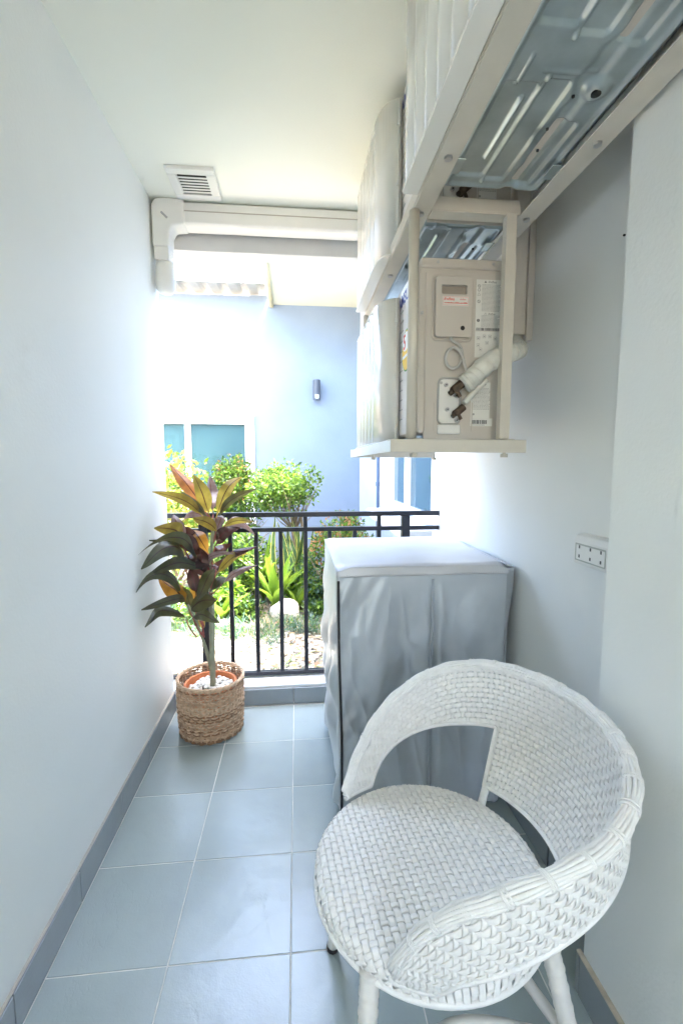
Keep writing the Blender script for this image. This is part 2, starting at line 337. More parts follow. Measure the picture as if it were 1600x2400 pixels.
# ------------------------------------------------------------------ ceiling vent
vt = thing('ceiling_vent', (-.46, 2.02, ZC), 'square white slatted vent grille in the ceiling', 'vent')
ca, cb_, cc, c4 = atz(372, 375, ZC), atz(492, 385, ZC), atz(410, 448, ZC), atz(508, 455, ZC)
vx0, vx1 = (ca.x + cc.x) / 2 , (cb_.x + c4.x) / 2; vy0, vy1 = (ca.y + cb_.y) / 2, (cc.y + c4.y) / 2
z1 = ZC - .0005; fw_ = .035
for (a, b2, c, d) in ((vx0, vx1, vy0, vy0 + fw_), (vx0, vx1, vy1 - fw_, vy1), (vx0, vx0 + fw_, vy0 + fw_ + .0005, vy1 - fw_ - .0005), (vx1 - fw_, vx1, vy0 + fw_ + .0005, vy1 - fw_ - .0005)):
    b = MB(); b.box(a, b2, c, d, z1 - .014, z1); b.build('frame', PVC, vt, bevel=.002)
ns = 6
for k in range(ns):
    y = vy0 + fw_ + .01 + (vy1 - vy0 - 2 * fw_ - .02) * (k + .5) / ns
    b = MB(); b.prism([(vx0 + fw_, y - .0042, z1 - .0125), (vx0 + fw_, y - .0040, z1 - .0115), (vx0 + fw_, y + .0040, z1 - .0125), (vx0 + fw_, y + .0038, z1 - .0135)], (vx1 - vx0 - 2 * fw_, 0, 0))
    b.build('slat', PVC, vt)
b = MB(); b.box(vx0 + fw_, vx1 - fw_, vy0 + fw_, vy1 - fw_, z1 - .0012, z1); b.build('gap_shade_sheet', mat('vent_gap_shade', (.03, .03, .03), .9), vt)  # near-black sheet paints the shade seen between the slats
# ------------------------------------------------------------------ white trunking along the ceiling with elbow
def channel(mb, pts, wd, dp, mi=0):  # rounded rectangular tube of width wd (local up) depth dp
    mb.tube(pts, wd / 2, 16, mi, flat=1)
tr = thing('ceiling_trunking', (0, 2.19, 2.3), 'white plastic trunking running under the ceiling along the beam', 'trunking')
b = MB()
prof = [(2.243, ZC - .004), (2.172, ZC - .004), (2.162, ZC - .014), (2.158, ZC - .046), (2.163, ZC - .092), (2.175, ZC - .101), (2.243, ZC - .101)]
b.prism([(XL + .13, y, z) for y, z in prof], (XR - XL - .135, 0, 0)); b.build('duct_cover', PVC, tr, bevel=.004)
b = MB(); b.prism([(XL + .13, 2.157, ZC - .046), (XL + .13, 2.157, ZC - .050), (XL + .13, 2.2, ZC - .050), (XL + .13, 2.2, ZC - .046)], (XR - XL - .135, 0, 0)); b.build('lid_seam', DGROUT, tr)
el = thing('trunking_elbow', (XL + .05, 2.19, 2.2), 'white trunking elbow turning down at the left wall corner', 'trunking')
b = MB()
poly = [(XL + .008, ZC - .03), (XL + .022, ZC - .006), (XL + .05, ZC - .001), (XL + .145, ZC - .001), (XL + .145, ZC - .107), (XL + .095, ZC - .112), (XL + .079, ZC - .14), (XL + .079, ZC - .2), (XL + .008, ZC - .2)]
b.prism([(x, 2.15, z) for x, z in poly], (0, .092, 0)); b.build('corner_piece', PVC, el, bevel=.008, seg=3)
b = MB(); b.box(XL + .012, XL + .074, 2.156, 2.242, ZC - .255, ZC - .199); b.build('coupling', PVC, el, bevel=.004)
b = MB()
pz = [(0, .046, .0), (-.02, .050, .0), (-.08, .053, .0), (-.11, .05, .0), (-.125, .04, .0), (-.132, .02, 0)]
b.tube([(XL + .046, 2.197, ZC - .254 + z) for z, r, _ in pz], [r * .86 for z, r, _ in pz], 20, flat=.95); b.build('wall_outlet', PVC, el, smooth=True)
b = MB(); b.tube([(XL + .05, 2.149, ZC - .062), (XL + .075, 2.149, ZC - .085)], .0045, 6); b.build('clip', mat('clip_grey', (.4, .4, .4), .5), el)
# ------------------------------------------------------------------ railing
rl = thing('balcony_railing', (0, 2.36, .1), 'black metal balcony railing with upright bars across the opening', 'railing')
YR = 2.365
b = MB(); b.box(-1.0, XR - .001, YR - .014, YR + .014, .955, .980); b.build('top_rail', BLACKP, rl, bevel=.0025)
b = MB(); b.box(-1.0, XR - .001, YR - .012, YR + .012, .878, .900); b.build('middle_rail', BLACKP, rl, bevel=.0025)
b = MB(); b.box(-.80, XR - .001, YR - .012, YR + .012, .106, .128); b.build('bottom_rail', BLACKP, rl, bevel=.0025)
xs = [aty((370 + .4337 * x) * .98, (900 + .4337 * 800) * .98, YR).x for x in (247, 390, 530, 663, 797, 927, 1062, 1193, 1335)]
for k, x in enumerate(xs):
    wd = .021 if k in (0, 8) else .0105
    if k in (0, 8): b = MB(); b.box(x - wd, x + wd, YR - .02, YR + .02, .0992, .9545)
    elif k in (1, 4, 7): b = MB(); b.box(x - wd, x + wd, YR - .0105, YR + .0105, .128, .955)
    else: b = MB(); b.box(x - wd, x + wd, YR - .0105, YR + .0105, .128, .878)
    b.build('post' if k in (0, 8) else 'bar', BLACKP, rl, bevel=.0015)
# ------------------------------------------------------------------ GARDEN COURT: blue house
YB = 5.8
hs = thing('blue_house', (0, YB, 0), 'blue-grey rendered house wall behind the garden with white framed window', 'house')
wx0, wx1, wz0, wz1 = -2.35, -.535, .55, 1.81
b = MB()
b.box(-9, wx0, YB, YB + .2, -.2, 3.262); b.box(wx1, .799, YB, YB + .2, -.2, 3.262); b.box(wx0, wx1, YB, YB + .2, -.2, wz0); b.box(wx0, wx1, YB, YB + .2, wz1, 3.25)
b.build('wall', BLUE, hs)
b = MB(); b.box(-9, .79, YB + .21, YB + 2.6, -.2, 3.24); 
b = MB(); b.box(wx0 - .3, wx1 + .3, YB + 1.2, YB + 1.3, 0, 2.4); b.build('room_back', mat('room_teal', (.15, .22, .24), .8), hs)
b = MB(); b.box(wx0 - .3, wx0 - .2, YB + .2, YB + 1.2, 0, 2.4); b.box(wx1 + .2, wx1 + .3, YB + .2, YB + 1.2, 0, 2.4); b.box(wx0 - .3, wx1 + .3, YB + .2, YB + 1.2, 2.3, 2.4); b.box(wx0 - .3, wx1 + .3, YB + .2, YB + 1.2, 0, .1); b.build('room_side', mat('room_teal_side', (.2, .28, .3), .8), hs)
WF = mat('white_window_frame', (.82, .83, .84), .35)
fr = MB(); t = .085
fr.box(wx0 - .02, wx1 + .02, YB - .03, YB + .05, wz1 - t, wz1 + .02); fr.build('window_frame', WF, hs, bevel=.004)
for (a, c) in ((wx1 - t - .01, wx1 + .02), (wx0 - .02, wx0 + t)):
    b = MB(); b.box(a, c, YB - .03, YB + .05, wz0, wz1 - t - .0005); b.build('window_frame', WF, hs, bevel=.004)
b = MB(); b.box(wx0 - .02, wx1 + .02, YB - .05, YB + .05, wz0 - .06, wz0 - .0005); b.build('window_sill', WF, hs, bevel=.004)
mxp = aty(431, 975, YB).x
b = MB(); b.box(mxp - .035, mxp + .035, YB - .02, YB + .04, wz0, wz1 - t - .0005); b.build('mullion', WF, hs, bevel=.003)
GL = glass('teal_glass', (.05, .12, .13, 1), clear=.3)
b = MB(); b.box(mxp + .036, wx1 - t - .011, YB + .01, YB + .016, wz0 + .001, wz1 - t - .001); b.build('pane', GL, hs)
b = MB(); b.box(wx0 + t + .001, mxp - .036, YB + .01, YB + .016, wz0 + .001, wz1 - t - .001); b.build('pane', GL, hs)
cu = MB(); ix = aty(404, 1000, YB + .15).x
cu.box(ix, ix + .05, YB + .1, YB + .14, .6, wz1 - .16); cu.box(wx0 + .05, ix - .001, YB + .1, YB + .14, wz1 - .21, wz1 - .16); cu.build('inner_frame', WF, hs)
cu = MB(); cu.grid(lambda u, v: (wx0 + (ix - wx0 - .01) * u, YB + .2 + .02 * math.sin(u * 120), .5 + (wz1 - .75) * v), 120, 2)
cu.build('curtain', mat('green_curtain', (.08, .34, .30), .8, trans=((.08, .4, .32), .3)), hs, smooth=True)
# corrugated roof edge of the blue house
cr = MB()
def corr(u, v):
    x = -3.2 + (2.90) * u; ph = (x % .22) / .22; h = .035 * (1 if .12 < ph < .42 else (0 if ph > .54 or ph < .0 else (ph / .12 if ph <= .12 else 1 - (ph - .42) / .12)))
    return (x, YB - .36 + .9 * v, 3.262 + h + .08 * v)
cr.grid(corr, 400, 3); RFM = mat('zinc_roof', (.36, .37, .36), .5, metal=.2, noise=(6, .1))
cr.build('roof_sheet', RFM, hs, solid=.004)
b = MB(); b.box(-3.2, -.315, YB - .375, YB - .3615, 3.262, 3.275); b.build('fascia', mat('fascia_grey', (.62, .63, .60), .7, noise=(6, .06)), hs)
# wall lamp
lp = thing('wall_lamp', (.27, YB, 2.15), 'small dark cylinder lamp on the blue wall', 'lamp')
c = aty(727, 897, YB - .07)
b = MB(); b.tube([(c.x, YB - .075, c.z + .125), (c.x, YB - .075, c.z - .115)], .045, 20); b.build('lamp_body', mat('lamp_charcoal', (.06, .07, .09), .4), lp, smooth=False)
b = MB(); b.box(c.x - .03, c.x + .03, YB - .04, YB - .0005, c.z - .05, c.z + .05); b.build('wall_mount', mat('lamp_mount', (.06, .07, .09), .4), lp)
b = MB(); b.box(c.x - .018, c.x + .022, YB - .125, YB - .1205, c.z - .10, c.z - .055); b.build('white_spot', LWHITE, lp)  # small white box low on the lamp body
# porch soffit on the right
sf = thing('porch_roof', (.6, 5, 3.16), 'pale porch roof slab with cream gutter edge reaching out from the blue house', 'roof')
b = MB(); b.box(-.27, 3.0, 4.35, YB - .001, 3.16, 3.30); b.build('soffit', SOFFM, sf)
b = MB(); b.tube([(-.285, 4.3, 3.145), (-.285, YB - .01, 3.145)], .028, 10); b.build('gutter_pipe', mat('cream_gutter', (.72, .6, .33), .5, noise=(8, .1)), sf, smooth=True)
# right wing with window and sill
wg = thing('house_wing', (.8, 4.2, 0), 'pale blue side wing of the house with window of painted-in blue reflection above the garden', 'house')
yf0, yf1, fz0, fz1 = 2.56, 3.87, .875, 2.1
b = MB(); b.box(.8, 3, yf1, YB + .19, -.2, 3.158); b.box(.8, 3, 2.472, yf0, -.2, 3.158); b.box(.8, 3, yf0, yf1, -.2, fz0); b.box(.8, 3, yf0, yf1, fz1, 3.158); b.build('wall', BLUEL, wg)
for (a, c, d, e) in ((yf1 - .1, yf1, fz0, fz1), (yf0, yf0 + .06, fz0, fz1)):
    b = MB(); b.box(.785, .84, a, c, d, e); b.build('window_frame', WF, wg, bevel=.003)
b = MB(); b.box(.785, .84, yf0 + .061, yf1 - .101, fz0, fz0 + .05); b.build('window_frame', WF, wg, bevel=.003)
b = MB(); b.box(.785, .84, yf0 + .061, yf1 - .101, fz1 - .05, fz1); b.build('window_frame', WF, wg, bevel=.003)
ym = atx(933, 1100, .79).y
b = MB(); b.box(.78, .835, ym - .03, ym + .03, fz0 + .051, fz1 - .051); b.build('mullion', WF, wg, bevel=.003)
GL2 = glass('blue_reflection_glass', (.04, .10, .14, 1), clear=.1)  # blue reflection in the panes is put into the glass colour
b = MB(); b.box(.815, .82, yf0 + .061, ym - .031, fz0 + .051, fz1 - .051); b.build('pane', GL2, wg)
b = MB(); b.box(.815, .82, ym + .031, yf1 - .101, fz0 + .051, fz1 - .051); b.build('pane', GL2, wg)
b = MB(); b.box(.86, .9, yf0 - .05, yf1 + .05, fz0 - .03, fz1 + .03); b.build('room_back', mat('room_blue', (.12, .2, .26), .8), wg)
b = MB(); b.box(.60, .799, yf0 - .05, yf1 + .02, fz0 - .08, fz0 - .022); b.build('window_sill', KERB, wg, bevel=.006)
b = MB(); yy = atx(866, 1150, .78).y; b.tube([(.783, yy, -.05), (.783, yy, 2.6)], .014, 8); b.tube([(.783, yy, 1.02), (.783, yy, 1.06)], .02, 8); b.build('drain_pipe', mat('pipe_blue', (.08, .12, .2), .5), wg)
# ------------------------------------------------------------------ garden plants
def fol(name, col, tr, k=.35, rough=.45): return mat(name, col, rough, trans=(tr, k))
G1 = fol('leaf_mid', (.06, .12, .02), (.16, .30, .03)); G2 = fol('leaf_bright', (.11, .19, .03), (.30, .45, .04)); G3 = fol('leaf_deep', (.025, .06, .018), (.07, .14, .02))
GY = fol('leaf_yellow', (.22, .22, .04), (.5, .5, .08)); GO = fol('leaf_coppery', (.25, .12, .05), (.5, .25, .08)); GB = fol('leaf_bluish', (.05, .11, .07), (.10, .20, .10)); GF = fol('leaf_fern_lime', (.13, .23, .03), (.34, .52, .05))
TW = mat('bark', (.20, .15, .10), .85, noise=(30, .2)); DEAD = mat('dead_leaf', (.25, .15, .08), .8)
def cloud(rs, c, rad, n, size, weights, mb=None, shell=.35, clumps=14, ny=0):
    """many small folded leaves spread through clumps inside an ellipsoid"""
    mb = mb or MB(); c = np.array(c); rad = np.array(rad)
    cl = rs.normal(size=(clumps, 3)); cl /= np.linalg.norm(cl, axis=1)[:, None]; cl *= rs.uniform(.35, .92, (clumps, 1))
    for i in range(n):
        if rs.random() < .8:
            p = cl[rs.integers(clumps)] + rs.normal(size=3) * .20
        else:
            p = rs.normal(size=3); p /= np.linalg.norm(p); p *= rs.uniform(shell, 1.0)
        l = np.linalg.norm(p)
        if l > 1.08: p *= 1.0 / l
        q = c + p * rad
        d = rs.normal(size=3) + p * .7 + np.array([0, 0, .15]); d /= np.linalg.norm(d); s = rs.normal(size=3); s -= d * s.dot(d); s /= np.linalg.norm(s); nn = np.cross(d, s)
        L_ = size * rs.uniform(.6, 1.25); W_ = L_ * .27
        v = [q, q + d * L_ * .5 + s * W_ + nn * W_ * .35, q + d * L_, q + d * L_ * .5 - s * W_ + nn * W_ * .35]
        mb.add(v, [(0, 1, 2), (0, 2, 3)], rs.choice(len(weights), p=weights))
    return mb
def blades(rs, c, spread, n, length, width, mis, mb=None, droop=.6, up=1.0, seg=5):
    mb = mb or MB()
    for i in range(n):
        a = rs.uniform(0, 2 * math.pi); r0 = rs.uniform(0, 1) ** .5; b0 = np.array([c[0] + spread[0] * r0 * math.cos(a), c[1] + spread[1] * r0 * math.sin(a), c[2]])
        a2 = rs.uniform(0, 2 * math.pi); L_ = length * rs.uniform(.55, 1.15); o = np.array([math.cos(a2), math.sin(a2), 0]); lean = rs.uniform(.15, .8) * droop; sd = np.array([-o[1], o[0], 0]); vs = []
        for k in range(seg + 1):
            t = k / seg; p = b0 + o * L_ * lean * t ** 1.6 + np.array([0, 0, 1]) * L_ * up * (t - .55 * lean * t * t)
            ww = width * (math.sin(math.pi * min(1, t * .92 + .08)) ** .6) * (1 - .15 * t); ww = max(ww, width * .05)
            vs += [p - sd * ww / 2, p + sd * ww / 2]
        mb.add(vs, [(2 * k, 2 * k + 1, 2 * k + 3, 2 * k + 2) for k in range(seg)], mis[rs.integers(len(mis))])
    return mb
def branches(rs, base, top, r0, spread, n, mb=None):
    mb = mb or MB()
    base = Vector(base); top = Vector(top)
    for i in range(n):
        e = top + Vector((rs.normal() * spread[0], rs.normal() * spread[1], rs.normal() * spread[2])); m_ = base.lerp(e, .5) + Vector((rs.normal(), rs.normal(), 0)) * .02
        mb.tube(smoothpath([base, m_, e], 4), [r0 * (1 - .8 * k / 8) for k in range(9)], 5)
    return mb
rs = np.random.default_rng(7)
GZ = -.09
# round clipped tree
t1 = thing('topiary_tree', (-.11, 4.6, GZ), 'round clipped bright green tree in front of the blue wall', 'tree')
cloud(rs, (-.115, 4.6, 1.0), (.36, .33, .27), 5200, .045, [.5, .4, .1], clumps=34).build('crown', [G1, G2, G3], t1, smooth=None)
mb = branches(rs, (-.03, 4.6, .55), (-.1, 4.6, .95), .008, (.2, .18, .1), 34); mb.tube(smoothpath([(.0, 4.62, GZ), (-.02, 4.6, .3), (-.05, 4.6, .6)], 5), .017, 7); mb.tube(smoothpath([(.1, 4.6, GZ), (.09, 4.6, .3), (.03, 4.6, .75)], 5), .016, 7); mb.build('trunk', TW, t1)
# shorter tree left of it
t2 = thing('clipped_tree', (-.66, 4.9, GZ), 'narrower clipped green tree beside the window frame', 'tree')
cloud(rs, (-.65, 4.9, 1.05), (.22, .25, .27), 2800, .042, [.55, .25, .1, .1], clumps=22).build('crown', [G1, G2, G3, GO], t2, smooth=None)
cloud(rs, (-.62, 4.9, .72), (.30, .25, .2), 1200, .042, [.5, .2, .3], clumps=16).build('crown', [G1, G2, G3], t2, smooth=None)
mb = branches(rs, (-.62, 4.9, .3), (-.63, 4.9, .8), .008, (.15, .12, .12), 26); mb.tube([(-.62, 4.9, GZ), (-.62, 4.9, .6)], .02, 7); mb.build('trunk', TW, t2)
t3 = thing('yellow_shrub', (-1.35, 4.7, GZ), 'sunlit yellow-leaved tall shrub beyond the left end of the railing', 'shrub')
cloud(rs, (-1.35, 4.7, .75), (.6, .4, .62), 5200, .06, [.55, .25, .2], clumps=40).build('crown', [GY, G2, G1], t3, smooth=None)
branches(rs, (-1.3, 4.7, GZ), (-1.3, 4.7, .7), .014, (.3, .2, .2), 16).build('trunk', TW, t3)
t4 = thing('green_shrub', (-.62, 4.3, GZ), 'leafy green shrub low behind the potted plant', 'shrub')
cloud(rs, (-.6, 4.35, .32), (.36, .3, .42), 3800, .05, [.45, .25, .3], clumps=28).build('foliage', [G1, G2, G3], t4, smooth=None)
branches(rs, (-.6, 4.35, GZ), (-.6, 4.35, .35), .009, (.2, .15, .15), 18).build('stem', TW, t4)
t5 = thing('copper_tipped_shrub', (.42, 4.0, GZ), 'shrub with coppery new tips beside the grey appliance cover', 'shrub')
cloud(rs, (.40, 4.0, .42), (.28, .3, .38), 3600, .042, [.4, .2, .15, .25], clumps=26).build('foliage', [G1, G2, G3, GO], t5, smooth=None)
branches(rs, (.4, 4.0, GZ), (.4, 4.0, .4), .009, (.18, .15, .15), 18).build('stem', TW, t5)
t6 = thing('dark_fern_bush', (.12, 4.15, GZ), 'feathery green bush low between the round tree and the rocks', 'shrub')
cloud(rs, (.14, 4.15, .16), (.24, .25, .25), 2400, .04, [.3, .2, .2, .3], clumps=20).build('foliage', [G1, G2, G3, GB], t6, smooth=None)
t6b = thing('broadleaf_bush', (-.75, 3.9, GZ), 'broad-leaved light green plants at the foot of the left wall', 'shrub')
cloud(rs, (-.72, 3.95, .08), (.28, .2, .18), 700, .085, [.3, .6, .1], clumps=12).build('foliage', [G1, GF, G3], t6b, smooth=None)
# sansevieria
t7 = thing('snake_plant', (.1, 4.35, GZ), 'tall yellow-edged snake plant under the round tree', 'plant')
SNK = mat('snake_green', (.05, .10, .04), .4, noise=(18, .5)); SNY = mat('snake_yellow_edge', (.5, .48, .12), .4)
for i in range(18):
    a = rs.uniform(0, 6.28); bx, by = .05 + rs.normal() * .13, 4.35 + rs.normal() * .08; L_ = rs.uniform(.45, .85); ln = rs.normal() * .14; ly = rs.normal() * .08; tw = rs.uniform(-.5, .5); vs = []; f = []; mi = []
    for k in range(9):
        t = k / 8; w_ = .034 * (1 - t ** 3 * .92) * (.6 + .4 * min(1, t * 4)); cx_ = bx + ln * t * t + .012 * math.sin(t * 6 + a); cy_ = by + ly * t * t; z = GZ + L_ * t; ca_, sa_ = math.cos(tw + t * .5), math.sin(tw + t * .5)
        for q, dd in ((-1, .01), (-.72, 0), (.72, 0), (1, .01)): vs.append((cx_ + q * w_ * ca_, cy_ + q * w_ * sa_ - dd, z))
    mb = MB()
    for k in range(8):
        for q in range(3): mb.add([vs[4 * k + q], vs[4 * k + q + 1], vs[4 * k + q + 5], vs[4 * k + q + 4]], [(0, 1, 2, 3)], 1 if q != 1 else 0)
    mb.build('leaf', [SNK, SNY], t7, smooth=None)
def fern(name, c, n, L_, label, seed, wd=.055):
    r_ = np.random.default_rng(seed); th = thing(name, c, label, 'fern')
    for i in range(n):
        a = r_.uniform(0, 6.28); ln = r_.uniform(.15, .75); l = L_ * r_.uniform(.6, 1.1); o = Vector((math.cos(a), math.sin(a), 0)); sd = Vector((-o.y, o.x, 0)); mb = MB(); vs = []
        for k in range(9):
            t = k / 8; p = Vector(c) + o * (l * ln * t ** 1.5) + Vector((0, 0, l * (t - .45 * ln * t * t))); w_ = wd * (math.sin(math.pi * (t * .93 + .05)) ** .7) * (1 + .18 * math.sin(k * 2.6)); vs += [p - sd * w_ + Vector((0, 0, .012)), p, p + sd * w_ + Vector((0, 0, .012))]
        for k in range(8):
            mb.add([vs[3 * k + q] for q in (0, 1, 4, 3)], [(0, 1, 2, 3)]); mb.add([vs[3 * k + q] for q in (1, 2, 5, 4)], [(0, 1, 2, 3)])
        mb.build('frond', GF if r_.random() < .7 else G2, th, smooth=None)
    return th
fern('birds_nest_fern', (-.2, 4.0, GZ), 20, .62, 'lime green tall-fronded fern standing behind the white round rock', 3, .034)
fern('lime_fern', (-.33, 4.35, GZ), 16, .75, 'lime green fern between the green shrub and the snake plant', 5, .03)
fern('low_fern', (.0, 3.95, GZ), 14, .34, 'low bright fern close to the rocks right of the white round rock', 8, .026)
fern('small_fern', (-.62, 3.75, GZ), 12, .32, 'small lime fern by the pale rocks near the left wall', 9, .03)
cv_ = MB()
for (gx, gy, rx, ry, rz) in ((-.45, 3.85, .22, .12, .12), (-.1, 4.25, .3, .15, .22), (.25, 3.85, .2, .12, .12), (-.95, 3.75, .3, .2, .16), (-1.2, 4.1, .4, .3, .3), (.55, 4.3, .3, .3, .3), (-.35, 4.5, .3, .2, .35)):
    cloud(rs, (gx, gy, GZ + rz * .6), (rx, ry, rz), 900, .045, [.35, .2, .3, .15], cv_, clumps=12)
tag(cv_.build('ground_cover', [G1, G2, G3, GB], smooth=None), kind='stuff')
# grass border, dead leaves
mb = MB()
for k in range(26):
    blades(rs, (-.9 + k * .052 + rs.normal() * .02, 3.5 + rs.normal() * .10, GZ), (.06, .06), 30, .21, .0065, [0, 1, 2], mb, droop=1.7, up=.8)
tag(mb.build('border_grass', [GB, G1, fol('leaf_greyblue', (.10, .17, .14), (.12, .2, .14))], smooth=None), kind='stuff')
mb = MB()
for k in range(420):
    x, y = rs.uniform(-.4, .75), rs.uniform(2.55, 4.2); a = rs.uniform(0, 6.28); L_ = rs.uniform(.015, .045); z = GZ + rs.uniform(.012, .03)
    d = Vector((math.cos(a), math.sin(a), rs.normal() * .3)) * L_; s_ = Vector((-math.sin(a), math.cos(a), rs.normal() * .3)) * L_ * .35
    p = Vector((x, y, z)); mb.add([p - d, p + s_, p + d, p - s_], [(0, 1, 2, 3)], int(rs.integers(2)))
tag(mb.build('fallen_leaves', [DEAD, mat('dead_leaf_pale', (.38, .28, .16), .8)], smooth=None), kind='stuff')
mb = blades(rs, (-.02, 2.95, GZ), (.25, .25), 12, .26, .008, [0], droop=2.2, up=.6)
tag(mb.build('stray_grass', [GF], smooth=None), kind='stuff')
# pebbles: one scattered gravel object
def rock(mb, r_, c, s, sub=1, mi=0, rough=.18):
    bm = bmesh.new(); bmesh.ops.create_icosphere(bm, subdivisions=sub, radius=1)
    q = [Vector(v.co) for v in bm.verts]; M = Matrix.Rotation(r_.uniform(0, 6.28), 3, 'Z') @ Matrix.Rotation(r_.normal() * .3, 3, 'X')
    ph = r_.uniform(0, 6, 6)
    vs = []
    for v in q:
        k = 1 + rough * (math.sin(v.x * 2.3 + ph[0]) * math.sin(v.y * 2.7 + ph[1]) + .6 * math.sin(v.z * 4.1 + ph[2] + v.x * 3))
        vs.append(Vector(c) + M @ Vector((v.x * s[0] * k, v.y * s[1] * k, v.z * s[2] * k)))
    mb.add(vs, [[x.index for x in f.verts] for f in bm.faces], mi); bm.free()
PB = [mat('pebble_white', (.62, .58, .50), .7, noise=(60, .1)), mat('pebble_tan', (.48, .36, .26), .7, noise=(60, .1)), mat('pebble_grey', (.38, .36, .33), .7, noise=(60, .1))]
mb = MB()
tmpl = bmesh.new(); bmesh.ops.create_icosphere(tmpl, subdivisions=1, radius=1); tv = np.array([v.co[:] for v in tmpl.verts]); tf = [tuple(x.index for x in f.verts) for f in tmpl.faces]; tmpl.free()
for k in range(5200):
    if rs.random() < .8: x, y = rs.uniform(-1.2, .1), rs.uniform(2.43, 3.42)
    else: x, y = rs.uniform(-1.2, .75), rs.uniform(2.43, 3.5)
    if x > -.1 and rs.random() < .45: continue
    s_ = rs.uniform(.008, .019); a = rs.uniform(0, 3.14); sc_ = np.array([s_ * rs.uniform(.9, 1.5), s_ * rs.uniform(.7, 1.1), s_ * .55]) * (1 + .12 * rs.normal(size=(len(tv), 1)))
    v = tv * sc_; ca_, sa_ = math.cos(a), math.sin(a); v = np.stack([v[:, 0] * ca_ - v[:, 1] * sa_, v[:, 0] * sa_ + v[:, 1] * ca_, v[:, 2]], 1) + np.array([x, y, GZ + s_ * .35 + rs.uniform(0, .008)])
    mb.add(v.tolist(), tf, int(rs.choice(3, p=[.72, .18, .10])))
tag(mb.build('garden_pebbles', PB, smooth=True), kind='stuff')
RK = mat('pale_rock', (.66, .62, .56), .85, noise=(14, .12), bump=(25, .8, .015)); RK2 = mat('tan_rock', (.52, .46, .37), .85, noise=(14, .18), bump=(25, .8, .015))
for nm, (px, py, Y), s, m, lb in (('rock', (653, 1432, 3.85), (.135, .12, .105), RK, 'white rounded rock seen between the railing bars'),
                                ('rock', (578, 1408, 4.0), (.10, .09, .09), RK2, 'tan upright rock left of the white rounded rock'),
                                ('rock', (515, 1452, 3.7), (.10, .06, .035), RK2, 'low flat tan rock beside the border grass behind the potted plant'),
                                ('rock', (430, 1418, 3.95), (.10, .10, .10), RK, 'pale rock behind the lowest leaves of the potted plant by the left wall')):
    mb = MB(); p = aty(px, py, Y); rock(mb, rs, (0, 0, 0), s, 3, rough=.12); o = mb.build(nm, m, smooth=True); o.location = (p.x, Y, GZ + s[2] * .55 if s[2] < .05 else max(p.z, GZ + s[2] * .5)); tag(o, lb, 'rock', 'rocks in the garden bed')
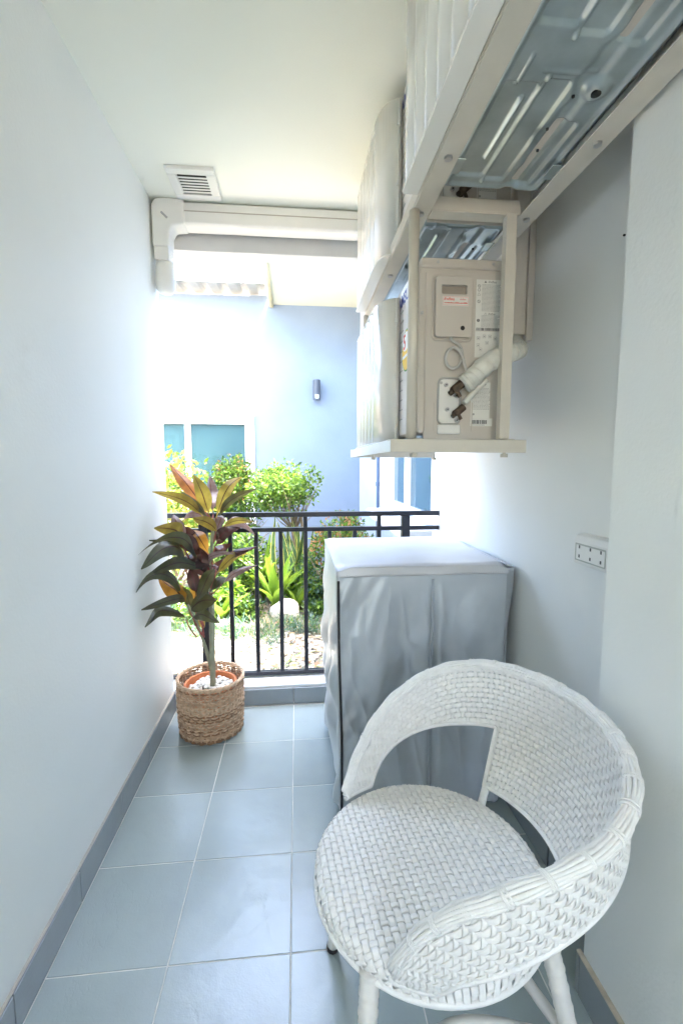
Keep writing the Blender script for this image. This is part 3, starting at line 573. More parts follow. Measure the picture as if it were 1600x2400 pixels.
# ------------------------------------------------------------------ AIR CONDITIONER
UX0, UX1, UY0, UY1, UZ0, UZ1 = .336, .590, 1.27, 1.985, 1.304, 1.776
def sdf_rr(x, y, cx_, cy_, hx, hy, r):
    dx = abs(x - cx_) - hx + r; dy = abs(y - cy_) - hy + r
    return math.hypot(max(dx, 0), max(dy, 0)) + min(max(dx, dy), 0) - r
def ss(a, b, x):
    t = min(1, max(0, (x - a) / (b - a))); return t * t * (3 - 2 * t)
def make_aircon(label):
    u = thing('air_conditioner', (.46, UY0, UZ0), label, 'air conditioner', 'outdoor air conditioner units on the wall rack')
    b = MB(); b.box(UX0, UX1, UY0, UY1, UZ0 + .006, UZ1); b.build('casing', ACB, u, bevel=.008, seg=3)
    # near side panel, slightly proud with turned top edge
    b = MB(); b.box(UX0 + .018, UX1 - .004, UY0 - .0045, UY0 - .0005, UZ0 - .012, UZ1 - .032); sp = b.build('side_panel', ACB, u, bevel=.002)
    b = MB(); b.box(UX0 + .003, UX1 - .003, UY0 - .007, UY0 + .05, UZ1 - .022, UZ1 + .004); b.build('top_lid', ACB, u, bevel=.006, seg=3)
    for x in (UX0 + .05, UX0 + .205):
        c = MB(); c.tube([(x, UY0 - .0075, UZ1 - .008), (x, UY0 - .0095, UZ1 - .008)], .004, 8); c.build('screw', SCREW, u)
    for x, z in ((UX0 + .009, UZ1 - .14), (UX0 + .009, UZ0 + .012), (UX0 + .066, UZ1 - .327)):
        c = MB(); c.tube([(x, UY0 - .001, z), (x, UY0 - .0065, z)], .0042, 8); c.build('screw', SCREW, u)
    # vertical bead lines
    for x in (UX0 + .020, UX0 + .047, UX0 + .155):
        c = MB(); c.box(x, x + .0035, UY0 - .0062, UY0 - .0046, UZ0 + .012, UZ1 - (.12 if x < UX0 + .03 else .38)); c.build('bead', ACB, u, bevel=.0008)
    # terminal cover with raised border and handle recess
    def rr(x0, x1, z0, z1, y, r=.008, n=5):
        P_ = []
        for (cx_, cz_, a0) in ((x1 - r, z1 - r, 0), (x0 + r, z1 - r, 90), (x0 + r, z0 + r, 180), (x1 - r, z0 + r, 270)):
            for k in range(n + 1): a = R(a0 + 90 * k / n); P_.append((cx_ + r * math.cos(a), y, cz_ + r * math.sin(a)))
        return P_
    c = MB(); loop = rr(.374, .484, 1.564, 1.733, UY0 - .0055, .012); c.tube(loop, .003, 6, closed=True); c.build('cover_surround', ACB, u, smooth=True)
    cy = UY0 - .0048
    for (x0, x1, z0, z1) in ((.379, .392, 1.571, 1.727), (.466, .479, 1.571, 1.727), (.3923, .4657, 1.571, 1.682), (.3923, .4657, 1.7055, 1.727)):
        pass
    cv = MB()
    O = rr(.379, .479, 1.571, 1.727, UY0 - .018, .006); I = rr(.3945, .4655, 1.682, 1.7065, UY0 - .018, .004)
    n = len(O); cv.v += O + I + [(x, UY0 - .0048, z) for x, y, z in O] + [(x, UY0 - .0065, z + (.0 if z < 1.69 else 0)) for x, y, z in I]
    for i in range(n):
        j = (i + 1) % n
        cv.f += [(i, j, n + j, n + i), (i, 2 * n + i, 2 * n + j, j), (n + i, n + j, 3 * n + j, 3 * n + i)]
    cv.f.append(tuple(3 * n + i for i in range(n))); cv.mi = [0] * len(cv.f); cv.mi[-1] = 1
    tcov = cv.build('terminal_cover', [ACB, HREC], u, smooth=False)
    c = MB(); c.tube([(.455, UY0 - .017, 1.594), (.455, UY0 - .0186, 1.594)], .0062, 12); c.build('hole', DARK, u)
    # labels
    Mx = lambda x, y, z: Matrix.Translation((x, y, z)) @ Matrix.Rotation(R(90), 4, 'X')
    c = MB(); c.box(.3965, .470, UY0 - .0188, UY0 - .0182, 1.6515, 1.6765); wl = c.build('warning_label', LABEL, u)
    c = MB()
    for (x0, x1, z0, z1) in ((.3985, .468, 1.6745, 1.6750), (.3985, .468, 1.6532, 1.6537), (.3985, .3990, 1.6532, 1.675), (.4675, .468, 1.6532, 1.675)): c.box(x0, x1, UY0 - .0192, UY0 - .0189, z0, z1)
    c.build('label_border', RED, wl)
    text('warning_text', 'คำเตือน', .0095, Mx(.4155, UY0 - .0191, 1.6685), RED, wl, bold=.0002)
    text('warning_text', 'คำเตือน', .0055, Mx(.4535, UY0 - .0191, 1.6685), RED, wl)
    c = MB(); r_ = random.Random(3); x = .402
    while x < .465: l = r_.uniform(.0008, .0022); c.box(x, x + l, UY0 - .0192, UY0 - .0189, 1.6575, 1.6575 + r_.uniform(.002, .0038)); x += l + .0007
    c.build('fine_print', RED, wl)
    ly = UY0 - .005
    c = MB(); c.box(.4955, .574, ly - .0004, ly, 1.592, 1.728); il = c.build('instruction_label', LABEL, u)
    c = MB(); r_ = random.Random(9)
    z = 1.714
    for blk in ((1.714, 1.643), (1.632, 1.602)):
        z = blk[0]
        while z > blk[1]:
            x = .512; x1 = .512 + r_.uniform(.045, .058)
            while x < x1: l = r_.uniform(.0015, .005); c.box(x, x + l, ly - .0008, ly - .0005, z, z + .0013); x += l + .0009
            z -= .0033
    c.build('fine_print', INKG, il)
    c = MB()
    def ring(cx_, cz_, r): c.tube([(cx_ + r * math.cos(R(a)), ly - .0007, cz_ + r * math.sin(R(a))) for a in range(0, 360, 30)], .0005, 4, closed=True)
    for zz in (1.7105, 1.7005, 1.670): ring(.5035, zz, .0037)
    c.tube([(.5005, ly - .0007, 1.6725), (.5065, ly - .0007, 1.6675)], .0004, 4); c.tube([(.501, ly - .0007, 1.713), (.506, ly - .0007, 1.708)], .0004, 4)
    for zz, s_ in ((1.6885, .0042), (1.7225, .0), (1.637, .0035)):
        cx_ = .5035 if s_ == .0042 else .5235
        if s_: c.tube([(cx_ - s_, ly - .0007, zz - s_ * .7), (cx_ + s_, ly - .0007, zz - s_ * .7), (cx_, ly - .0007, zz + s_)], .0005, 4, closed=True)
    c.prism([(.518, ly - .0009, 1.7195), (.5245, ly - .0009, 1.7195), (.52125, ly - .0009, 1.7255)], (0, .0004, 0))
    c.prism([(.5035 + .0042 * math.cos(R(a)), ly - .0009, 1.6195 + .0042 * math.sin(R(a))) for a in range(0, 360, 30)], (0, .0004, 0))
    c.build('warning_symbols', INK, il)
    text('exclamation_mark', '!', .007, Mx(.5035, ly - .0011, 1.6195), LWHITE, il)
    text('label_heading', 'คำเตือน', .0075, Mx(.541, ly - .0006, 1.7215), INK, il); text('label_heading', 'คำเตือน', .0065, Mx(.5415, ly - .0006, 1.637), INK, il)
    c = MB(); x = .4985; r_ = random.Random(5)
    c2 = MB(); c2.box(.497, .573, ly - .0006, ly - .0004, 1.592, 1.6005)
    while x < .571: l = r_.choice([.0007, .0012, .002, .0028]); c.box(x, x + l, ly - .0009, ly - .0006, 1.5925, 1.600); x += l + r_.choice([.0007, .001, .0016])
    c.build('barcode', INK, il)
    c = MB(); c.box(.4955, .574, ly - .0004, ly, 1.520, 1.5905); dl = c.build('diagram_label', LABEL, u)
    c = MB(); 
    for (x, z) in ((.505, 1.572), (.522, 1.577), (.538, 1.577), (.553, 1.572), (.53, 1.560), (.505, 1.553), (.512, 1.542)):
        c.tube([(x - .004, ly - .0007, z - .004), (x + .004, ly - .0007, z - .004), (x + .004, ly - .0007, z + .004), (x - .004, ly - .0007, z + .004)], .0006, 4, closed=True); c.box(x - .002, x + .002, ly - .0009, ly - .0005, z - .002, z + .001)
    c.build('diagram_lines', INKG, dl)
    c = MB(); c.box(.489, .544, ly - .0004, ly, 1.353, 1.452); rl_ = c.build('rating_label', LABEL, u)
    c = MB(); c.prism([(.5175 + .0145 * math.cos(R(a)), ly - .0007, 1.4455 + (.0042 * math.sin(R(a)) + .0012 * math.cos(R(a)))) for a in range(0, 360, 20)], (0, .0003, 0)); c.build('logo_oval', INK, rl_)
    text('brand_name', 'SAMSUNG', .0045, Mx(.5175, ly - .0011, 1.4458), LWHITE, rl_)
    c = MB(); z = 1.435; r_ = random.Random(11)
    while z > 1.375:
        x = .491
        while x < .540: l = r_.uniform(.001, .006); c.box(x, x + l, ly - .0008, ly - .0005, z, z + .0012); x += l + .0012
        z -= .0036
    c.prism([(.4975 + .003 * math.cos(R(a)), ly - .0008, 1.364 + .003 * math.sin(R(a))) for a in range(0, 360, 40)], (0, .0003, 0)); c.build('fine_print', INKG, rl_)
    c = MB(); c.box(.489, .553, ly - .0005, ly - .00005, 1.331, 1.3528); bl = c.build('barcode_label', LABEL, u)
    c = MB(); x = .492; r_ = random.Random(6)
    while x < .537: l = r_.choice([.0007, .0012, .0022, .003]); c.box(x, x + l, ly - .0009, ly - .0006, 1.337, 1.348); x += l + r_.choice([.0007, .001, .0016])
    x = .492
    while x < .53: c.box(x, x + .0022, ly - .0009, ly - .0006, 1.3335, 1.3348); x += .003
    c.build('barcode', INK, bl)
    # valve recess, valves
    vr = MB(); O = rr(.394, .457, 1.335, 1.462, UY0 - .0062, .016)
    vr.tube(O, .0032, 6, closed=True); vs_ = vr.build('valve_surround', mat('valve_surround_grey', (.42, .42, .40), .5) if 'valve_surround_grey' not in bpy.data.materials else bpy.data.materials['valve_surround_grey'], u, smooth=True)
    c = MB(); c.prism([(x, UY0 - .0055, z) for x, y, z in rr(.395, .456, 1.336, 1.461, 0, .014)], (0, .0008, 0)); c.build('valve_plate', PVC, u)
    c = MB(); c.box(.392, .459, UY0 - .012, UY0 - .0046, UZ0 + .004, 1.334); c.build('drain_guard', PVC, u, bevel=.003)
    for x in (.409, .441): c = MB(); c.box(x, x + .002, UY0 - .0135, UY0 - .012, UZ0 + .006, 1.332); c.build('rib', PVC, u)
    for x, z in ((.4155, 1.443), (.4445, 1.414), (.4205, 1.376), (.4475, 1.346)):
        c = MB(); c.tube([(x, UY0 - .0056, z), (x, UY0 - .0125, z)], .0055, 12); c.build('screw', SCREW, u); c = MB(); c.tube([(x, UY0 - .0126, z), (x, UY0 - .0132, z)], .002, 8); c.build('screw_slot', DARK, u)
    def valve(x, z, s_):
        c = MB(); a = R(40); dx, dz = math.cos(a), math.sin(a); y = UY0 - .024
        c.tube([(x, UY0 - .006, z), (x, UY0 - .034, z)], .011 * s_, 8)
        c.tube([(x - dx * .022 * s_, y, z - dz * .022 * s_), (x - dx * .01, y, z - dz * .01)], .0075 * s_, 6)
        c.tube([(x - dx * .004, y, z - dz * .004), (x + dx * .030 * s_, y, z + dz * .030 * s_)], .0125 * s_, 6)
        c.tube([(x + .004, y, z - .004), (x + .014 * s_, y, z - .022 * s_)], .006 * s_, 6)
        return c.build('valve', BRASS, u, bevel=.0012)
    valve(.437, 1.430, 1.0); valve(.443, 1.366, .85)
    # front face
    c = MB(); c.box(UX0 - .004, UX0 - .0005, UY0 + .004, UY0 + .2, UZ0 + .012, UZ1 - .012); c.build('front_panel', ACW2, u, bevel=.0015)
    for k in range(12):
        z = UZ0 + .06 + k * .03; c = MB(); c.box(UX0 - .0052, UX0 - .0041, UY0 + .16, UY0 + .199, z, z + .002); c.build('vent_groove', INKG, u)
    My = lambda y, z, x=UX0 - .0045: Matrix.Translation((x, y, z)) @ Matrix(((0, 0, -1, 0), (-1, 0, 0, 0), (0, 1, 0, 0), (0, 0, 0, 1)))
    text('brand_name', 'SAMSUNG', .048, My(1.405, 1.727), BLUEINK, u, bold=.001)
    c = MB(); c.prism([(UX0 - .0046, 1.385 + .055 * math.cos(R(a)), 1.565 + .062 * math.sin(R(a))) for a in range(0, 360, 15)], (-.0004, 0, 0)); eg = c.build('energy_label', GRN, u)
    c = MB(); c.prism([(UX0 - .0051, 1.385 + .051 * math.cos(R(a)), 1.565 + .058 * math.sin(R(a))) for a in range(0, 360, 15)], (-.0004, 0, 0)); c.build('label_field', YEL, eg)
    c = MB(); c.prism([(UX0 - .0056, 1.392 + .040 * math.cos(R(a)), 1.592 + .028 * math.sin(R(a))) for a in range(0, 360, 15)], (-.0004, 0, 0)); c.build('label_field', LWHITE, eg)
    c = MB(); c.box(UX0 - .0062, UX0 - .0057, 1.34, 1.43, 1.545, 1.553); c.build('label_band', LWHITE, eg)
    text('rating_number', '5', .06, My(1.405, 1.59, UX0 - .0062), RED, eg, bold=.001)
    # deflector of upright curved blades
    d0, d1, dx = 1.47, 2.0, .262
    db = MB(); db.prism([(.2965, d0 - .01, UZ0 - .014)] + [(.2965 - (.2965 - dx + .006) * math.sin(R(q)), d0 - .01 + .13 * (1 - math.cos(R(q))), UZ0 - .014) for q in (18, 36, 54, 72, 90)] + [(dx - .006, d1 - .008, UZ0 - .014), (dx, d1, UZ0 - .014), (.2965, d1, UZ0 - .014)], (0, 0, .006)); df = db.build('deflector', ACW, u, bevel=.0015)
    db = MB(); db.prism([(UX0 - .006, d0, UZ1 - .03), (dx + .005, d0 + .13, UZ1 - .03), (dx, d0 + .17, UZ1 - .03), (dx, d1, UZ1 - .03), (UX0 - .006, d1, UZ1 - .03)], (0, 0, .005)); db.build('top_plate', ACW, df, bevel=.0015)
    for k in range(6):
        y = d0 + k * (.53 / 6.6); bl_ = MB()
        def fn(uu, vv, y=y):
            a = uu; return (UX0 - .008 - (UX0 - dx - .010) * math.sin(a * math.pi / 2) ** .9, y + .12 * (1 - math.cos(a * math.pi / 2)) ** 1.0, UZ0 - .0075 + (UZ1 - UZ0 - .024) * vv)
        bl_.grid(fn, 10, 1); bl_.build('blade', ACW, df, smooth=True, solid=.0035)
    rd = MB(); rd.tube([(UX0 - .018, d0 - .004, UZ0 - .01), (UX0 - .018, d0 - .004, UZ1 - .035)], .0028, 6)
    for z in (UZ0 + .03, UZ0 + .2, UZ0 + .37): rd.tube([(UX0 - .018, d0 - .004, z - .006), (UX0 - .018, d0 - .004, z + .006)], .006, 6)
    rd.build('mounting_rod', ACW, df)
    # embossed galvanised base pan
    X0, X1, Y0, Y1 = UX0 + .004, UX1 - .004, UY0 + .006, UY1 - .006
    ribs = []
    for yo in (0, .36):
        yb = Y0 + yo
        ribs += [(UX0 + .075, yb + .16, .0055, .085, .0055, .008), (UX0 + .098, yb + .17, .0045, .15, .0045, .007), (UX0 + .06, yb + .17, .035, .13, .012, .008), (UX0 + .12, yb + .17, .028, .14, .012, .008), (UX0 + .19, yb + .22, .024, .1, .01, .008), (UX0 + .05, yb + .02, .004, .035, .004, .005), (UX0 + .13, yb + .015, .05, .004, .004, .004)]
    def pf(uu, vv):
        x = X0 + (X1 - X0) * uu; y = Y0 + (Y1 - Y0) * vv
        h = .010 * ss(.0, .016, -sdf_rr(x, y, (X0 + X1) / 2, (Y0 + Y1) / 2, (X1 - X0) / 2, (Y1 - Y0) / 2, .02))
        h -= .006 * ss(0, .012, -sdf_rr(x, y, (X0 + X1) / 2, (Y0 + Y1) / 2, (X1 - X0) / 2 - .012, (Y1 - Y0) / 2 - .012, .02))
        for (cx_, cy_, hx, hy, r, a) in ribs:
            h += a * ss(0, .005, -sdf_rr(x, y, cx_, cy_, hx, hy, r)) * (1 if hx < .01 or hy < .01 else -.75)
        d_ = math.hypot(x - (X0 + .19), y - (Y1 - .30)); h += .008 * (1 - ss(.014, .030, d_))
        # long irregular deep depression along the wall side
        e = .012 * math.sin(y * 41) + .008 * math.sin(y * 97); h -= .006 * ss(0, .018, x - (X0 + .145 + .5 * e)) * (1 - ss(0, .014, x - (X0 + .176)))
        return (x, y, UZ0 - h)
    pn = MB(); pn.grid(pf, 86, 200); pan = pn.build('base_pan', PAN, u, smooth=True)
    c = MB(); c.tube([(X0 + .19, Y1 - .30, UZ0 - .0100), (X0 + .19, Y1 - .30, UZ0 - .0128)], .0085, 16); c.build('drain_hole', DARK, u)
    for (ax, ay) in ((.155, .50), (.158, .42), (.2, .14), (.15, .22), (.168, .56)):
        c = MB(); c.tube([(X0 + ax, Y0 + ay, UZ0 - .004), (X0 + ax, Y0 + ay, UZ0 - .0072)], .0028, 8); c.build('drain_hole', DARK, u)
    for y in (UY0 + .09, UY1 - .12):
        for q0, q1 in ((UX0 - .018, UX0 + .03), (UX1 - .03, UX1 + .018)): c = MB(); c.box(q0, q1, y, y + .05, UZ0 - .0135, UZ0 - .0105); c.build('mounting_foot', PAN, u, bevel=.001)
    return u
ac = make_aircon('lower air conditioner whose beige side with pipes and labels faces the camera')
ac2 = copy_tree(ac); ac2.location = Vector(ac.location) + Vector((0, 0, .578)); ac2['label'] = 'upper rear air conditioner with white deflector, close under the ceiling above the lower unit'
ac3 = copy_tree(ac); ac3.location = Vector(ac.location) + Vector((0, -.855, .578)); ac3['label'] = 'upper near air conditioner with its blue-grey embossed metal underside overhead'
# rack
rk = thing('steel_rack', (.46, 1.2, 1.25), 'beige painted angle steel rack carrying the air conditioners', 'rack')
def angle(x0, x1, y0, y1, z, side, h=.035, nm='rail'):
    b = MB(); b.box(x0, x1, y0, y1, z - .004, z); b.build(nm, BEIGE, rk, bevel=.001)
    xx = x0 if side < 0 else x1
    b = MB(); b.box(xx - .002, xx + .002, y0, y1, z + .0005, z + h); b.build(nm + '_web', BEIGE, rk, bevel=.001)
ZR = 1.868
angle(.300, .346, .02, 2.05, ZR, -1); angle(.582, .632, .02, 2.05, ZR, 1)
b = MB(); b.box(.348, .580, 1.196, 1.236, ZR - .006, ZR - .001); b.box(.348, .580, 1.196, 1.199, ZR - .001, ZR + .03); b.build('cross_bar', BEIGE, rk, bevel=.001)
b = MB(); b.box(.348, .580, 2.0, 2.04, ZR - .006, ZR - .001); b.build('cross_bar', BEIGE, rk, bevel=.001)
for y in (1.192, 2.015):
    for x in (.292, .556):
        b = MB()
        if x < .5: b.tube([(x + .012, y + .013, 1.292), (x + .012, y + .013, ZR - .0045)], .0135, 14)
        else: b.box(x - .012, x + .015, y + .002, y + .026, 1.292, ZR - .0045)
        b.build('hanger', BEIGE, rk, bevel=0, smooth=(x < .5))
for y0, y1 in ((1.176, 1.180),):
    b = MB(); b.box(.243, .612, y0, y1, 1.254, 1.2885); b.build('shelf_bar', BEIGE, rk, bevel=.002)
    b = MB(); b.box(.243, .612, y1 + .0003, y1 + .04, 1.285, 1.2885); b.build('shelf_flange', BEIGE, rk, bevel=.001)
    b = MB(); b.box(.2435, .2475, y1 + .0003, 2.06, 1.256, 1.2878); b.build('shelf_side', PVC, rk, bevel=.001)
b = MB(); b.box(.243, .632, 2.061, 2.065, 1.256, 1.2915); b.build('shelf_bar', BEIGE, rk, bevel=.002)
for x0 in (.300, .560):
    b = MB(); b.box(x0, x0 + .04, 1.221, 2.06, 1.2895, 1.293); b.build('shelf_rail', BEIGE, rk, bevel=.001)
for x, y, z, d in ((.323, 1.0, ZR - .004, 1), (.323, 1.215, ZR - .004, 1), (.323, .66, ZR - .004, 1), (.607, 1.215, ZR - .004, 1), (.607, .93, ZR - .004, 1), (.323, 1.6, ZR - .004, 1), (.32, 1.24, 1.289, 2), (.58, 1.24, 1.289, 2), (.32, 1.9, 1.289, 2), (.58, 1.9, 1.289, 2)):
    b = MB(); b.tube([(x, y, z), (x, y, z - .005)], .009, 6); 
    if d == 2: b.tube([(x, y, z - .005), (x, y, z - .042)], .005, 8); b.tube([(x, y, z - .036), (x, y, z - .046)], .011, 6)
    b.build('bolt', BEIGE if d == 2 else SCREW, rk)
b = MB(); b.box(.6325, XR - .001, 1.55, 1.585, ZR - .004, ZR + .03); b.build('wall_bracket', BEIGE, rk, bevel=.001)
b = MB(); b.box(.6325, XR - .001, 1.85, 1.885, ZR - .004, ZR + .03); b.build('wall_bracket', BEIGE, rk, bevel=.001)
# vertical trunking on the right wall, pipes and cable
tk = thing('wall_trunking', (.71, 1.46, 1.62), 'beige vertical trunking on the right wall feeding the pipes', 'trunking')
TB = mat('trunking_beige', (.66, .63, .58), .45, noise=(10, .05), stain=((.4, .35, .28), 20, .7, .5))
b = MB(); b.prism([(XR - .078, 1.445, 1.635), (XR - .070, 1.435, 1.635), (XR - .030, 1.435, 1.635), (XR - .022, 1.445, 1.635), (XR - .022, 1.515, 1.635), (XR - .078, 1.515, 1.635)], (0, 0, .72)); b.build('duct_cover', TB, tk, bevel=.004)
b = MB(); b.box(XR - .0218, XR - .0005, 1.44, 1.53, 1.618, 2.355); b.build('duct_base', TB, tk, bevel=.002)
pi_ = thing('insulated_pipe', (.6, 1.25, 1.55), 'white wrapped refrigerant pipe curving from the trunking to the valves', 'pipe')
pth = smoothpath([(.704, 1.475, 1.66), (.702, 1.468, 1.628), (.690, 1.42, 1.592), (.655, 1.33, 1.560), (.606, 1.262, 1.538), (.56, 1.236, 1.520), (.515, 1.232, 1.492), (.478, 1.234, 1.456), (.458, 1.238, 1.440)], 8)
b = MB(); rr_ = [(.0262 + .0014 * math.sin(i * 1.3) + .0008 * math.sin(i * 2.9)) for i in range(len(pth))]; b.tube(pth, rr_, 16); b.build('wrap', WRAP, pi_, smooth=True)
b = MB()
for i in range(3, len(pth) - 2, 4):
    t = (pth[i + 1] - pth[i]).normalized(); a = t.orthogonal().normalized(); c_ = t.cross(a); r_ = rr_[i] + .0006
    b.tube([pth[i] + (a * math.cos(q) + c_ * math.sin(q)) * r_ + t * (.012 * q / 6.28) for q in np.linspace(0, 6.28, 15)], .0009, 4)
b.build('tape_edge', mat('tape_edge_white', (.6, .58, .52), .5), pi_, smooth=True)
b = MB(); b.tube(smoothpath([(.52, 1.238, 1.455), (.492, 1.24, 1.425), (.462, 1.243, 1.392)], 6), .0085, 10); b.build('thin_pipe', WRAP, pi_, smooth=True)
cb = thing('grey_cable', (.44, 1.25, 1.5), 'pale grey cable looped in a ring below the terminal cover', 'cable')
b = MB(); pts = [(.424, 1.259, 1.575), (.427, 1.257, 1.563), (.444, 1.256, 1.552), (.455, 1.256, 1.538), (.457, 1.255, 1.515), (.447, 1.254, 1.494), (.430, 1.254, 1.487), (.416, 1.254, 1.495), (.410, 1.254, 1.513), (.416, 1.2535, 1.533), (.431, 1.252, 1.542), (.446, 1.249, 1.534), (.455, 1.246, 1.515), (.460, 1.243, 1.495), (.47, 1.243, 1.47)]
b.tube(smoothpath(pts, 7), .0042, 8); b.build('cable_loop', mat('cable_grey', (.50, .50, .48), .45), cb, smooth=True)
# ------------------------------------------------------------------ power socket
sk = thing('power_socket', (XR, 1.09, 1.0), 'white surface mounted double power socket on the right wall beside the pillar edge', 'socket')
sy0, sy1, sz0, sz1 = .985, 1.122, .965, 1.042
b = MB(); b.prism([(XR - .0005, 0, sz0), (XR - .028, 0, sz0), (XR - .030, 0, sz0 + .012), (XR - .030, 0, sz1 - .016), (XR - .024, 0, sz1 - .002), (XR - .012, 0, sz1 + .002), (XR - .0005, 0, sz1 + .002)], (0, sy1 - sy0, 0))
for i, v in enumerate(b.v): b.v[i] = (v[0], v[1] + sy0, v[2])
b.build('socket_box', PVC, sk, bevel=.003)
b = MB()
fx = XR - .0305
for (a, c, d, e) in ((sy0 + .012, sy1 - .012, sz1 - .026, sz1 - .022), (sy0 + .012, sy1 - .012, sz0 + .010, sz0 + .013), (sy0 + .010, sy0 + .012, sz0 + .010, sz1 - .022), (sy1 - .012, sy1 - .010, sz0 + .010, sz1 - .022)): b.box(fx - .001, fx, a, c, d, e)
b.build('plate_edge', mat('plate_shadowline', (.45, .47, .43), .5), sk)
for yy_ in (1.096, 1.052, 1.012):
    for zz_ in (1.011, .987):
        b = MB(); b.box(fx - .0006, fx, yy_ - .0025, yy_ + .0025, zz_ - .004, zz_ + .004); b.build('socket_slot', mat('slot_dark', (.12, .12, .12), .6), sk)
# ------------------------------------------------------------------ COVERED WASHING MACHINE
wc = thing('covered_washing_machine', (.43, 1.75, 0), 'top-loading washing machine under a silver grey fabric cover', 'washing machine')
WX0, WX1, WY0, WY1, WZ = .128, .705, 1.445, 2.065, .888
b = MB(); b.box(WX0 + .03, WX1 - .02, WY0 + .03, WY1 - .02, .06, WZ - .03); b.build('machine_body', PVC, wc, bevel=.01)
for x in (WX0 + .07, WX1 - .06):
    for y in (WY0 + .05, WY1 - .06): b = MB(); b.box(x - .025, x + .015, y - .02, y + .02, .001, .0595); b.build('foot', PVC if y < 1.8 else RUB, wc, bevel=.003)
def topf(u, v):
    x = WX0 - .004 + (WX1 - WX0 + .010) * u; y = WY0 + .006 + (WY1 - WY0 - .0) * v
    e = min(u, 1 - u, v, 1 - v); z = WZ + .004 - .010 * (1 - ss(0, .045, e)) + .0022 * math.sin(x * 17 + y * 5) * ss(0, .1, e) + .0015 * math.sin(y * 31 - x * 9) * ss(0, .1, e)
    cd_ = min(math.hypot(u, v), math.hypot(1 - u, v)); z -= .018 * (1 - ss(0, .09, cd_))
    return (x, y, z)
b = MB(); b.grid(topf, 60, 60); b.build('top_panel', FABT, wc, smooth=True)
def fold(x, z):   # drape folds of the front, in metres towards the viewer
    u = (x - WX0) / (WX1 - WX0); h = WZ - z
    f = .010 * math.sin(u * 9.5 + .6 + 1.2 * h) * ss(0, .25, h)
    f += .006 * math.sin(u * 23 + 2.2 * math.sin(h * 5)) * ss(.02, .3, h)
    f += .011 * math.exp(-((u - .26 + .55 * (h - .3)) / .085) ** 2) * ss(.12, .4, h) * (1 - ss(.5, .75, h))
    f -= .012 * math.exp(-((u - .12 + .45 * (h - .12)) / .05) ** 2) * ss(.04, .14, h) * (1 - ss(.24, .42, h))
    f += .009 * math.exp(-((u - .84 - .1 * math.sin(h * 4)) / .06) ** 2) * ss(.05, .3, h)
    f -= .016 * math.exp(-((u - .565) / .022) ** 2) * ss(.03, .2, h)
    f += .007 * math.exp(-((u - .60) / .03) ** 2) * ss(.03, .2, h)
    f += .0022 * math.sin(u * 61 + h * 34 + 3 * math.sin(h * 11)) * ss(.5, 0, u) if u < .3 else 0
    f += .003 * math.sin(h * 26 + u * 7) * (1 - ss(.0, .22, u))
    from mathutils import noise as NZ
    n1 = NZ.noise(Vector((x * 5, z * 2.0, 1.3))); n2 = NZ.noise(Vector((x * 13 + z * 3, z * 3.6 - x * 3, 4.1))); n3 = NZ.noise(Vector((x * 30 - z * 16, z * 26 + x * 9, 7.7)))
    f += +.012 * n1 * ss(.03, .2, h) + .0055 * (1 - abs(n2)) ** 4 * ss(.05, .25, h) + .0015 * n3 * ss(.04, .2, h)
    return f + .006 * h
def frontf(u, v):
    z = .035 + (WZ - .030 - .035) * v; h = WZ - z
    x = WX0 - .001 + (WX1 - WX0 + .002) * u + (.010 * ss(.1, .7, h)) * (1 - u) - .006 * u * ss(0, .4, h)
    return (x, WY0 + .004 - fold(x, z) * ss(0, .03, min(u + .012, 1 - u + .01)), z)
b = MB(); b.grid(frontf, 150, 170); b.build('front_panel', FABF, wc, smooth=True, solid=.0015)
b = MB(); b.grid(lambda u, v: (WX0 - .003 + (WX1 - WX0 + .008) * u, WY0 + .0025 - .004 * (1 - v) - .002 * math.sin(u * 14) * (1 - v), WZ - .030 + (.032 - .014 * (1 - ss(0, .09, min(u, 1 - u)))) * v), 80, 6); b.build('top_hem', FABT, wc, smooth=True, solid=.0015)
b = MB()
k = 0
x = WX0 + .03
while x < WX1 - .02: b.box(x, x + .0035, WY0 - .0028, WY0 - .0018, WZ - .0245, WZ - .0235); x += .006
b.build('stitching', mat('stitch_grey', (.25, .25, .26), .7), wc)
# centre seam
b = MB(); b.grid(lambda u, v: ((lambda z, x: (x, WY0 - .001 - fold(x, z), z))(.036 + (WZ - .08) * v, WX0 + (.545 + .012 * u) * (WX1 - WX0) + .003 * math.sin(v * 9))), 3, 90); b.build('centre_seam', FABF, wc, smooth=True, solid=.004)
# left side panel, billowing
def sidef(u, v):
    y = WY0 + .008 + (WY1 - WY0 - .01) * u; z = .04 + (WZ - .045) * v; h = WZ - z
    d = .020 * math.sin(math.pi * min(1, v)) * math.sin(math.pi * u) + .010 * math.sin(u * 16 + 2 * math.sin(v * 6)) * ss(0, .3, h) + .006 * math.sin(v * 14 + u * 9) * ss(0, .2, h) + .006 * math.sin((u + v) * 23) * ss(0, .2, h)
    return (WX0 - .002 - d * ss(0, .08, u) * ss(0, .08, 1 - u) + .010 * ss(.1, .7, h), y, z - .012 * (1 - ss(0, .05, u)) * v)
b = MB(); b.grid(sidef, 90, 110); b.build('side_panel', FABS, wc, smooth=True, solid=.0015)
# black piping at the near left edge
pp = [(frontf(0.0, v)[0] + .004, frontf(0.012, v)[1] - .004, .035 + (WZ - .065) * v) for v in np.linspace(0, .985, 40)]
b = MB(); b.tube(pp, .0042, 8); b.build('piping', BLACKR, wc, smooth=True)
